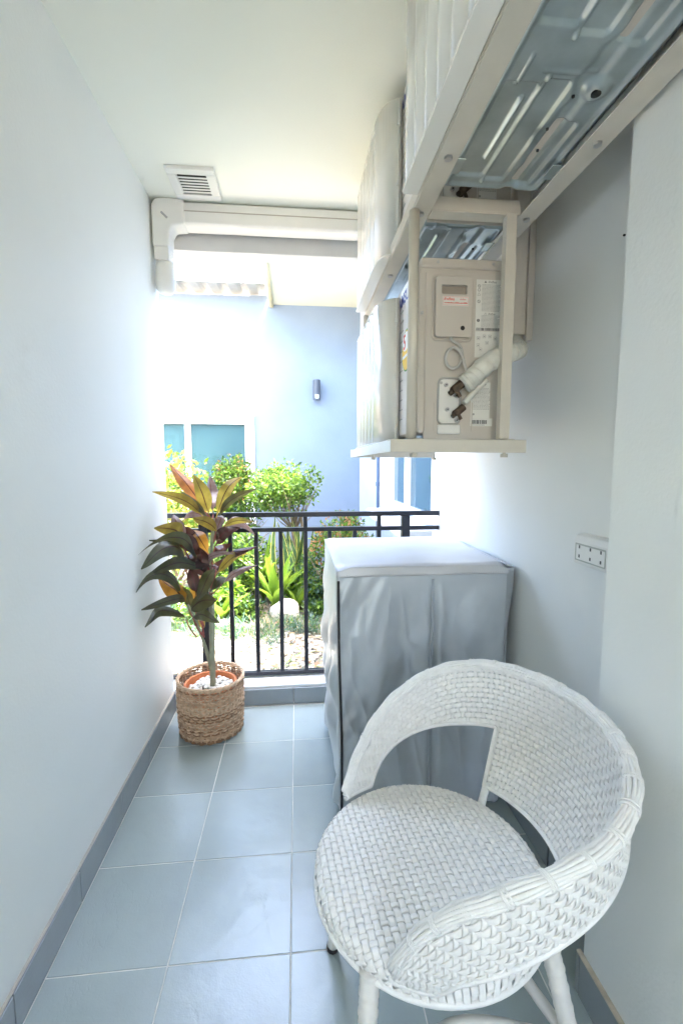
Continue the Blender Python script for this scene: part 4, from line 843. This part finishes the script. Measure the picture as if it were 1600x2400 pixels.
# right flap against the wall
def flap(u, v):
    z = .04 + (WZ - .055) * v; h = WZ - z
    wdt = .045 * (1 - ss(0, .55, h) * .75)
    return (WX1 - .002 + wdt * math.sin(u * 1.5), WY0 + .004 + .05 * u + .006 * math.sin(z * 18 + u * 3), z)
b = MB(); b.grid(flap, 12, 60); b.build('side_flap', FABF, wc, smooth=True, solid=.0015)
b = MB(); b.grid(lambda u, v: (WX1 + .002 + .040 * u, WY0 + .006 + (WY1 - WY0) * v * (1) + .045 * u * (1 - v), WZ - .004 - .014 * u), 6, 20); b.build('top_edge', FABT, wc, smooth=True, solid=.0015)
b = MB(); b.box(WX0 + .02, WX1, WY1, WY1 + .002, .05, WZ - .008); b.build('rear_panel', FABF, wc)
# ------------------------------------------------------------------ WHITE WOVEN CHAIR
CX, CY, SZ, SR = .257, .832, .42, .226
AX = R(5)
ch = thing('woven_armchair', (CX, CY, 0), 'white woven resin tub armchair with round seat and curved back', 'chair')
SECT = [(-.5, 0), (-.30, 1), (0, .5), (.30, 1), (.5, 0), (.30, -1), (0, -.5), (-.30, -1)]
def strip(mb, P, Nn, width, th):
    P = np.asarray(P); Nn = np.asarray(Nn); T = np.gradient(P, axis=0); T /= (np.linalg.norm(T, axis=1)[:, None] + 1e-9)
    Nn = Nn - T * (Nn * T).sum(1)[:, None]; Nn /= (np.linalg.norm(Nn, axis=1)[:, None] + 1e-9); Bn = np.cross(T, Nn)
    V = np.stack([P + Bn * (a * width) + Nn * (b_ * th) for a, b_ in SECT], 1).reshape(-1, 3)
    n = len(P); m = len(SECT)
    F = [(i * m + k, i * m + (k + 1) % m, (i + 1) * m + (k + 1) % m, (i + 1) * m + k) for i in range(n - 1) for k in range(m)]
    F += [tuple(range(m))[::-1], tuple((n - 1) * m + k for k in range(m))]
    mb.add(V.tolist(), F)
def fastbuild(mb, name, m, parent):
    me = bpy.data.meshes.new(name); me.from_pydata(mb.v, [], mb.f); me.materials.append(m); me.polygons.foreach_set('use_smooth', [True] * len(me.polygons)); me.update()
    return link(name, me, parent)
# seat: two sets of strands over a domed, rolled edge disc
seat = MB(); seat.tube([(CX + (SR - .012) * math.cos(a), CY + (SR - .012) * math.sin(a), SZ - .045) for a in np.linspace(0, 2 * math.pi, 60, endpoint=False)], .011, 10, closed=True)
seat_o = seat.build('seat', CHR, ch, smooth=True)
R0 = SR - .017
def seatpt(x, y, off):
    r = math.hypot(x, y)
    if r < R0: p = np.array([x, y, .004 * (1 - (r / R0) ** 2)]); n = np.array([x * .02, y * .02, 1.0])
    else:
        e = r - R0; ux, uy = x / r, y / r; a = min(e / .018, math.pi / 2 + .35); ext = max(0, e - .018 * (math.pi / 2 + .35))
        rr2 = R0 + .018 * math.sin(a); zz = -.018 * (1 - math.cos(a)) - ext; p = np.array([ux * rr2, uy * rr2, zz]); n = np.array([ux * math.sin(a), uy * math.sin(a), math.cos(a)])
    return p + n * off, n
PT = .0138
SA = R(6)
ca_, sa_ = math.cos(SA), math.sin(SA)
RM = R0 + .048
nst = int((R0 + .018) / PT)
for d in (0, 1):
    for k in range(-nst, nst + 1):
        c0 = k * PT; 
        if abs(c0) >= RM - .008: continue
        L_ = math.sqrt(RM ** 2 - c0 ** 2); t = np.arange(-L_, L_ + .002, .0042); P_ = []; Nn = []
        for q in t:
            off = .0019 * math.cos(math.pi * q / PT + math.pi * k) * (1 if d == 0 else -1)
            x, y = (c0, q) if d == 0 else (q, c0)
            p, n = seatpt(x, y, off); P_.append((CX + p[0] * ca_ - p[1] * sa_, CY + p[0] * sa_ + p[1] * ca_, SZ + p[2])); Nn.append((n[0] * ca_ - n[1] * sa_, n[0] * sa_ + n[1] * ca_, n[2]))
        mb = MB(); strip(mb, P_, Nn, .0134 if d == 0 else .0095, .0015 if d == 0 else .0011); fastbuild(mb, 'strand', CHW, seat_o)
mb = MB(); mb.tube([(CX + (R0 + .016) * math.cos(a), CY + (R0 + .016) * math.sin(a), SZ - .037) for a in np.linspace(0, 2 * math.pi, 90, endpoint=False)], .0062, 8, closed=True); mb.build('edge_binding', CHR, seat_o, smooth=True)
# backrest shell
kphi = np.array([-124, -116, -105, -92, -78, -62, -45, -25, 0, 25, 45, 62, 78, 92, 105, 116, 124.])
kr = np.array([.236, .249, .271, .296, .317, .333, .338, .335, .333, .337, .345, .340, .322, .298, .272, .250, .236])
kz = np.array([.430, .508, .583, .637, .672, .695, .714, .721, .723, .718, .704, .675, .628, .575, .515, .462, .424])
def sm(xs_, ys_, x):
    i = min(max(int(np.searchsorted(xs_, x)) - 1, 0), len(xs_) - 2); g_ = np.gradient(ys_, xs_); h = xs_[i + 1] - xs_[i]; t = (x - xs_[i]) / h
    return (2 * t ** 3 - 3 * t ** 2 + 1) * ys_[i] + (t ** 3 - 2 * t ** 2 + t) * h * g_[i] + (-2 * t ** 3 + 3 * t ** 2) * ys_[i + 1] + (t ** 3 - t ** 2) * h * g_[i + 1]
PHM = 123.5
def prof_(phi):
    rt_, zt = sm(kphi, kr, phi), sm(kphi, kz, phi); rb, zb = .238, .418; return rt_, zt, rb, zb, math.hypot(rt_ - rb, zt - zb)
def shell(phi, s, off=0):
    rt_, zt, rb, zb, L_ = prof_(phi); v = s / max(L_, 1e-4)
    bul = .036 * (L_ / .31); dr, dz = (rb - rt_) / max(L_, 1e-4), (zb - zt) / max(L_, 1e-4)
    r = rt_ + dr * s - dz * bul * math.sin(math.pi * min(v, 1)); z = zt + dz * s + dr * bul * math.sin(math.pi * min(v, 1))
    cb2 = bul * math.pi / max(L_, 1e-4) * math.cos(math.pi * min(v, 1)); tr_, tz_ = dr - dz * cb2, dz + dr * cb2; tl = math.hypot(tr_, tz_); nr, nz = -tz_ / tl, tr_ / tl
    a = R(phi) + AX; r += nr * off; z += nz * off
    return np.array([CX + r * math.cos(a), CY + r * math.sin(a), z]), np.array([nr * math.cos(a), nr * math.sin(a), nz])
def slow(phi):
    L_ = prof_(phi)[4]; a = abs(phi)
    if a <= 37: return L_ * .915
    band = (.150 if phi > 0 else .100) - (.045 if phi > 0 else -.02) * ss(50, 100, a)
    k_ = ss(100, 109, a); return min(L_, band + (L_ - band) * k_ ** 2)
br = MB()
rimc = [shell(p, 0)[0] for p in np.linspace(-PHM, PHM, 140)]
br.tube(rimc, .0080, 8); back = br.build('backrest', CHR, ch, smooth=True)
DPH = 2.3; RP = .0128
phis = np.arange(-PHM, PHM + .01, .62)
k = 0
while True:
    s = .012 + k * RP
    if s > .36: break
    ok = [s < slow(p) - .002 for p in phis]; mb = MB(); run = []
    for i, p in enumerate(list(phis) + [None]):
        if p is not None and ok[i]: run.append(p)
        else:
            if len(run) > 4:
                P_, Nn = [], []
                for q in run:
                    a, n = shell(q, s, .0019 * math.cos(math.pi * q / DPH + math.pi * k)); P_.append(a); Nn.append(n)
                strip(mb, P_, Nn, .0121, .0014)
            run = []
    if mb.v: fastbuild(mb, 'strand', CHW, back)
    k += 1
n = int(PHM / DPH)
for j in range(-n, n + 1):
    ph = j * DPH; L_ = slow(ph); t = np.arange(0, L_ + .003, .0045)
    if len(t) < 4: continue
    P_, Nn = [], []
    for s in t:
        a, nn = shell(ph, min(s, L_), -.0019 * math.cos(math.pi * (s - .012) / RP + math.pi * j)); P_.append(a); Nn.append(nn)
    mb = MB(); strip(mb, P_, Nn, .0088, .0012); fastbuild(mb, 'strand', CHW, back)
# lower edge binding of the shell: follows the window and lower rim
low = []
for p in np.linspace(-PHM, PHM, 400): low.append(shell(p, slow(p))[0])
mb = MB(); mb.tube(low, .0052, 8); mb.build('edge_binding', CHR, back, smooth=True)
# braided rim: long strands in two overlapping bundles with short wraps
NR = 520
ph_ = np.linspace(-PHM, PHM, NR); cc_ = [shell(p, 0)[0] for p in ph_]
arcl = np.concatenate([[0], np.cumsum([np.linalg.norm(cc_[i + 1] - cc_[i]) for i in range(NR - 1)])])
NJ = 13
for j in range(NJ):
    pts = []
    for i in range(NR):
        p, nrm = shell(ph_[i], 0); t = cc_[min(i + 1, NR - 1)] - cc_[max(i - 1, 0)]; t /= np.linalg.norm(t); up_ = np.cross(t, nrm); up_ /= np.linalg.norm(up_)
        if up_[2] < 0: up_ = -up_
        grp = 0 if j < NJ / 2 else math.pi; a = 2 * math.pi * j / NJ + .10 * math.sin(arcl[i] * 2 * math.pi / .16 + j); rad = 0.0096 + .0013 * max(-.6, math.sin(arcl[i] * 2 * math.pi / .088 + grp))
        pts.append(p + nrm * math.cos(a) * rad * 1.15 + up_ * (math.sin(a) * rad + .001))
    mb = MB(); mb.tube(pts[::2], .0032, 6); mb.build('rim_strand', CHR, back, smooth=True)
s_ = .02; side = 0
while s_ < arcl[-1] - .02:
    c0_ = math.pi if side else 0.0     # each short wrap covers one of the two overlapping bundles
    mb = MB()
    for sh in range(3):
        i = int(np.searchsorted(arcl, s_ + sh * .0038)); i = min(max(i, 1), NR - 2)
        p, nrm = shell(ph_[i], 0); t = cc_[i + 1] - cc_[i - 1]; t /= np.linalg.norm(t); up_ = np.cross(t, nrm)
        if up_[2] < 0: up_ = -up_
        mb.tube([p + nrm * math.cos(a) * .0139 + up_ * (math.sin(a) * .0125 + .001) for a in np.linspace(c0_ - .35, c0_ + math.pi * .85, 12)], .0019, 5)
    mb.build('rim_wrap', CHR, back, smooth=True)['kind'] = 'stuff'
    s_ += .030; side = 1 - side
# straps joining shell and seat, legs, stretchers
for p in (35.5, -35.5):
    a, n_ = shell(p, slow(p) - .01); e = AX + R(p); q = np.array([CX + (SR - .004) * math.cos(e), CY + (SR - .004) * math.sin(e), SZ - .03]); mb = MB(); mb.tube([a, (a + q) / 2, q], .010, 8, flat=.6); mb.build('strap', CHR, ch, smooth=True)
legs = [((.118, .975, .39), (.078, 1.035, 0)), ((.112, .665, .39), (.082, .575, 0)), ((.438, .700, .39), (.505, .60, 0)), ((.445, .955, .39), (.50, 1.02, 0))]
for a, b2 in legs:
    A, B2 = Vector(a), Vector(b2); L_ = (B2 - A).length; N_ = 90; pts = [A.lerp(B2, .004 + .992 * i / N_) for i in range(N_ + 1)]; rr_ = [.0165 - .003 * i / N_ + (.0011 if i % 7 < 2 else 0) + .0004 * math.sin(i * 1.9) for i in range(N_ + 1)]
    mb = MB(); mb.tube([A.lerp(B2, i * .965 / N_) for i in range(N_ + 1)], rr_, 14); lg = mb.build('leg', CHL, ch, smooth=True)
    mb = MB(); mb.tube([A.lerp(B2, .966), A.lerp(B2, .999)], .0155, 12); mb.build('foot_cap', RUB, lg, bevel=.002)
for i, j in ((0, 1), (1, 2), (2, 3), (3, 0)):
    A = Vector(legs[i][0]).lerp(Vector(legs[i][1]), .45); B2 = Vector(legs[j][0]).lerp(Vector(legs[j][1]), .45)
    M_ = (A + B2) / 2; M_.z += .02; C2 = Vector((CX, CY, M_.z)); M_ = M_.lerp(C2, .25)
    mb = MB(); pts = smoothpath([A, M_, B2], 12); mb.tube(pts, [.0105 + .0006 * (q % 2) for q in range(len(pts))], 10); mb.build('stretcher', CHL, ch, smooth=True)
# ------------------------------------------------------------------ BASKET, POT AND PLANT
BX, BY = -.405, 2.065
bk = thing('wicker_basket', (BX, BY, 0), 'round brown wicker basket standing on the floor by the kerb', 'basket')
def brad(z): return .139 + .006 * math.sin(z / .255 * 2.4) + .003 * z / .255
rb_ = random.Random(2)
NS = 44
for j in range(NS):
    a = 2 * math.pi * j / NS + rb_.uniform(-.02, .02); mb = MB()
    for dd in (-.012, .012): mb.tube([(BX + brad(z) * math.cos(a + dd), BY + brad(z) * math.sin(a + dd), z) for z in np.linspace(.004, .25, 9)], .0018, 5)
    mb.build('stake', RATTAN, bk, smooth=True)
z = .006; row = 0
while z < .246:
    gap = .0066 if (z < .05 or .07 < z < .19) else (.0050 if z < .2 else .0082)
    nn = 44 * 4; mb = MB(); ph0 = rb_.uniform(0, .15); zj = [rb_.uniform(-.0008, .0008) for _ in range(13)]
    for st in (0, 1):
        pts = []
        for i in range(nn):
            a = 2 * math.pi * i / nn; off = .0042 * math.cos(NS / 2 * a + math.pi * (row // 2 + (0 if st == 0 else 0)) + ph0)
            pts.append((BX + (brad(z) + off) * math.cos(a), BY + (brad(z) + off) * math.sin(a), z + st * .0028 + .0012 * math.sin(a * 5 + row) + zj[i * 13 // nn]))
        mb.tube(pts, .0019, 5, closed=True)
    mb.build('weaver', rb_.choice([RATTAN, RATTAN, RATTAN2, RATTAN2, RATTAN3]), bk, smooth=True)
    z += gap; row += 1
for j in range(4):
    mb = MB(); mb.tube([(BX + (brad(.25) + .005 * math.cos(8 * a + j * 1.57)) * math.cos(a), BY + (brad(.25) + .005 * math.cos(8 * a + j * 1.57)) * math.sin(a), .253 + .005 * math.sin(8 * a + j * 1.57)) for a in np.linspace(0, 2 * math.pi, 150, endpoint=False)], .0033, 6, closed=True); mb.build('rim', RATTAN2, bk, smooth=True)
mb = MB(); mb.prism([(BX + .128 * math.cos(a), BY + .128 * math.sin(a), .003) for a in np.linspace(0, 2 * math.pi, 40, endpoint=False)], (0, 0, .004)); mb.build('base', RATTAN3, bk)
pot = MB(); prof = [(.080, .012), (.095, .12), (.108, .205), (.118, .205), (.119, .222), (.116, .226), (.108, .226), (.105, .2), (.10, .19)]
for a_ in (0,):
    NP = 40; vs = [(BX + r * math.cos(2 * math.pi * i / NP), BY + r * math.sin(2 * math.pi * i / NP), z) for r, z in prof for i in range(NP)]
    pot.add(vs, [(k * NP + i, k * NP + (i + 1) % NP, (k + 1) * NP + (i + 1) % NP, (k + 1) * NP + i) for k in range(len(prof) - 1) for i in range(NP)] + [tuple(range(NP))[::-1]])
po = pot.build('plant_pot', TERRA, smooth=False, bevel=.002); tag(po, 'orange terracotta coloured pot inside the wicker basket', 'pot')
mb = MB(); mb.prism([(BX + .103 * math.cos(a), BY + .103 * math.sin(a), .185) for a in np.linspace(0, 2 * math.pi, 40, endpoint=False)], (0, 0, .008)); so_ = mb.build('soil', mat('pot_soil', (.08, .06, .04), .9), po)
mb = MB()
for k in range(230):
    a = rs.uniform(0, 6.28); r = .096 * math.sqrt(rs.uniform(0, 1)); s = rs.uniform(.0075, .0115)
    v = tv * np.array([s * rs.uniform(.9, 1.3), s, s * .75]); an = rs.uniform(0, 3.14); c2, s2 = math.cos(an), math.sin(an); v = np.stack([v[:, 0] * c2 - v[:, 1] * s2, v[:, 0] * s2 + v[:, 1] * c2, v[:, 2]], 1) + np.array([BX + r * math.cos(a), BY + r * math.sin(a), .198 + rs.uniform(0, .010)])
    mb.add(v.tolist(), tf)
tag(mb.build('pot_pebbles', STONEW, smooth=True), kind='stuff')
pl = thing('cordyline_plant', (BX, BY, .2), 'tall cordyline with olive, orange and dark purple leaves in the basket', 'plant')
def q2(x, y, Y): return aty((300 + x / 3.135) * .98, (1050 + y / 3.135) * .98, Y)
def stem(pts, r0, r1, m, nm='stem'):
    P_ = smoothpath(pts, 8); mb = MB(); mb.tube(P_, [r0 + (r1 - r0) * i / len(P_) + .0005 * math.sin(i * 2.1) for i in range(len(P_))], 9); return mb.build(nm, m, pl, smooth=True)
Y0_ = BY - .01
stem([q2(622, 1745, Y0_), q2(616, 1500, Y0_), q2(612, 1250, Y0_ + .01), q2(610, 1000, Y0_ + .01), q2(612, 760, Y0_), q2(625, 600, Y0_), q2(632, 520, Y0_)], .0115, .006, STEM)
stem([q2(634, 1740, Y0_ + .02), q2(630, 1450, Y0_ + .02), q2(625, 1100, Y0_ + .03)], .0075, .006, STEM)
stem([q2(612, 1620, Y0_), q2(575, 1480, Y0_), q2(540, 1380, Y0_), q2(490, 1240, Y0_ - .01), q2(440, 1150, Y0_ - .02)], .0085, .005, STEM)
STX = STEMR
LV = [ # tip, base, width(px of the enlarged view), material, tip depth offset, base depth offset, bow
 ((305,112),(570,470),92,LORANGE,.06,0,-.12), ((180,323),(560,510),72,LOLIVE,.02,0,.14), ((385,313),(585,520),48,LDGREEN,-.08,0,.1), ((482,200),(600,500),105,LOLIVE,-.04,0,-.12),
 ((600,215),(625,490),104,LPALE,.16,.02,.05), ((838,210),(648,510),86,LOLIVE,.05,0,.14), ((945,300),(655,520),56,LDGREEN,-.03,0,.16), ((465,505),(645,615),78,LOLIVE,-.10,0,.15),
 ((935,640),(650,640),84,LPALE,.06,0,.32), ((405,540),(610,590),74,LPALE,.12,0,.22), ((335,490),(400,700),92,LPALE,.02,0,.12), ((197,590),(400,705),118,LOLIVE,-.03,0,.30),
 ((165,680),(530,735),44,LDGREEN,-.12,0,.10), ((240,700),(560,800),110,LPURPLE,-.08,0,.15), ((90,790),(540,845),78,LDGREEN,-.07,0,.22), ((85,890),(420,890),110,LDGREEN,-.04,0,.35),
 ((130,955),(580,900),84,LDGREEN,-.10,0,.16), ((478,600),(595,780),100,LBROWN,.08,.02,-.1), ((945,725),(650,900),56,LPURPLE,.02,0,.16), ((765,785),(570,850),42,LPALE,-.14,0,.10),
 ((890,780),(645,930),66,LOLIVE,.05,0,.10), ((942,865),(690,1000),52,LPALE,-.06,-.02,.08), ((200,965),(640,870),62,LPURPLE,-.13,0,.10), ((225,950),(430,1140),124,LBROWN,.03,0,-.22),
 ((70,1065),(440,1145),76,LDGREEN,-.04,0,.22), ((100,1190),(430,1135),60,LDGREEN,-.08,0,-.18), ((108,1320),(430,1262),74,LDGREEN,-.04,0,.18), ((545,930),(480,1160),90,LBROWN,.08,.02,.1),
 ((665,1110),(470,1205),120,LDGREEN,-.06,0,.2), ((680,1285),(480,1255),84,LDGREEN,-.07,0,.18), ((640,880),(500,1150),88,LDGREEN,-.12,-.02,-.08), ((520,720),(560,920),96,LPURPLE,-.03,0,.1),
 ((400,1010),(470,1210),66,LDGREEN,-.05,0,.06), ((700,490),(645,630),60,LPALE,.06,0,.08), ((820,590),(640,720),88,LPURPLE,-.02,0,.14), ((360,820),(570,960),90,LPURPLE,.04,0,.2),
 ((740,960),(600,1060),60,LDGREEN,.05,0,.16), ((450,880),(500,1060),86,LPURPLE,-.02,0,.12), ((920,540),(680,600),46,LOLIVE,.04,0,.18), ((560,1320),(520,1240),60,LOLIVE,.04,0,.1),
 ((760,700),(620,820),70,LPURPLE,.06,0,.15), ((300,620),(540,760),70,LPURPLE,.08,0,.2), ((700,820),(610,960),80,LPURPLE,.09,0,.1)]
def leaf(tip, base, wpx, m, dt, db_, bow, seed):
    r_ = random.Random(seed); T_ = q2(*tip, Y0_ + dt); B_ = q2(*base, Y0_ + db_)
    # keep the leaf clear of the left wall
    Yt = Y0_ + dt
    while T_.x < XL + .014 and Yt > 1.4: Yt -= .01; T_ = q2(*tip, Yt)
    d = T_ - B_; L_ = d.length; view = (Vector((0, 0, 0)) + (B_ + T_) / 2 - _C).normalized(); sd = d.cross(view).normalized(); nrm = sd.cross(d).normalized()
    if nrm.dot(view) > 0: nrm = -nrm
    w_ = 1.0 * wpx / 3.135 / 1067 * 2.05; pet = min(.10, .03 / L_ + .05)
    upb = Vector((0, 0, 1)); upb = (upb - d.normalized() * upb.dot(d.normalized()))
    N_ = 18; vs = []; uvs = []; mb = MB(); tw = r_.uniform(-.95, .95); wv = r_.uniform(0, 6); bend = r_.uniform(-.02, .05); dr_p = r_.uniform(-.06, .10) * L_
    cols = (-1, -.55, -.18, 0, .18, .55, 1)
    for i in range(N_ + 1):
        t = i / N_; c_ = B_.lerp(T_, t) + upb * (abs(bow) * L_ * 1.0 * math.sin(math.pi * t) * (1 if bow > 0 else .5)) + nrm * (r_.uniform(-.02, .05) * 0 + bend * math.sin(math.pi * t)) + nrm * .012 * math.sin(t * 7 + wv) + upb * dr_p * math.sin(math.pi * t * t)
        u = max(0, (t - pet) / (1 - pet)); prof = (math.sin(math.pi * u ** .82) ** .72) if 0 < u < 1 else 0
        ww = max(.0022, w_ * .5 * prof * 1.05); a = tw * t; s_ = sd * math.cos(a) + nrm * math.sin(a); n2 = nrm * math.cos(a) - sd * math.sin(a)
        for c in cols:
            vs.append(c_ + s_ * (ww * c) - n2 * (abs(c) ** 1.4 * ww * .32 - .05 * ww * math.sin(t * 15 + c * 3 + wv)))
            uvs.append((.5 + .5 * c, t))
    K = len(cols); F = [(i * K + k, i * K + k + 1, (i + 1) * K + k + 1, (i + 1) * K + k) for i in range(N_) for k in range(K - 1)]
    for v_ in vs: v_.x = max(v_.x, XL + .006)
    me = bpy.data.meshes.new('leaf'); me.from_pydata([tuple(v) for v in vs], [], F); me.materials.append(m); me.polygons.foreach_set('use_smooth', [True] * len(F))
    uvl = me.uv_layers.new(name='UVMap'); 
    for li, lp_ in enumerate(me.loops): uvl.data[li].uv = uvs[lp_.vertex_index]
    me.update(); return link('leaf', me, pl)
for i, L_ in enumerate(LV):
    leaf(*L_, i)
    bs = L_[1]; axx = 625 if bs[1] < 1100 and bs[0] > 470 else None
    if axx: stem([q2(bs[0], bs[1], Y0_ + L_[5]), q2((bs[0] + 615) / 2 + 4, bs[1] + 38, Y0_), q2(615, bs[1] + 75, Y0_)], .0030, .0036, STX, 'leaf_stalk')
    else: stem([q2(bs[0], bs[1], Y0_ + L_[5]), q2(bs[0] + 25, bs[1] + 60, Y0_ - .01), q2(min(bs[0] + 75, 560), min(bs[1] + 160, 1390), Y0_)], .0030, .0036, STX, 'leaf_stalk')
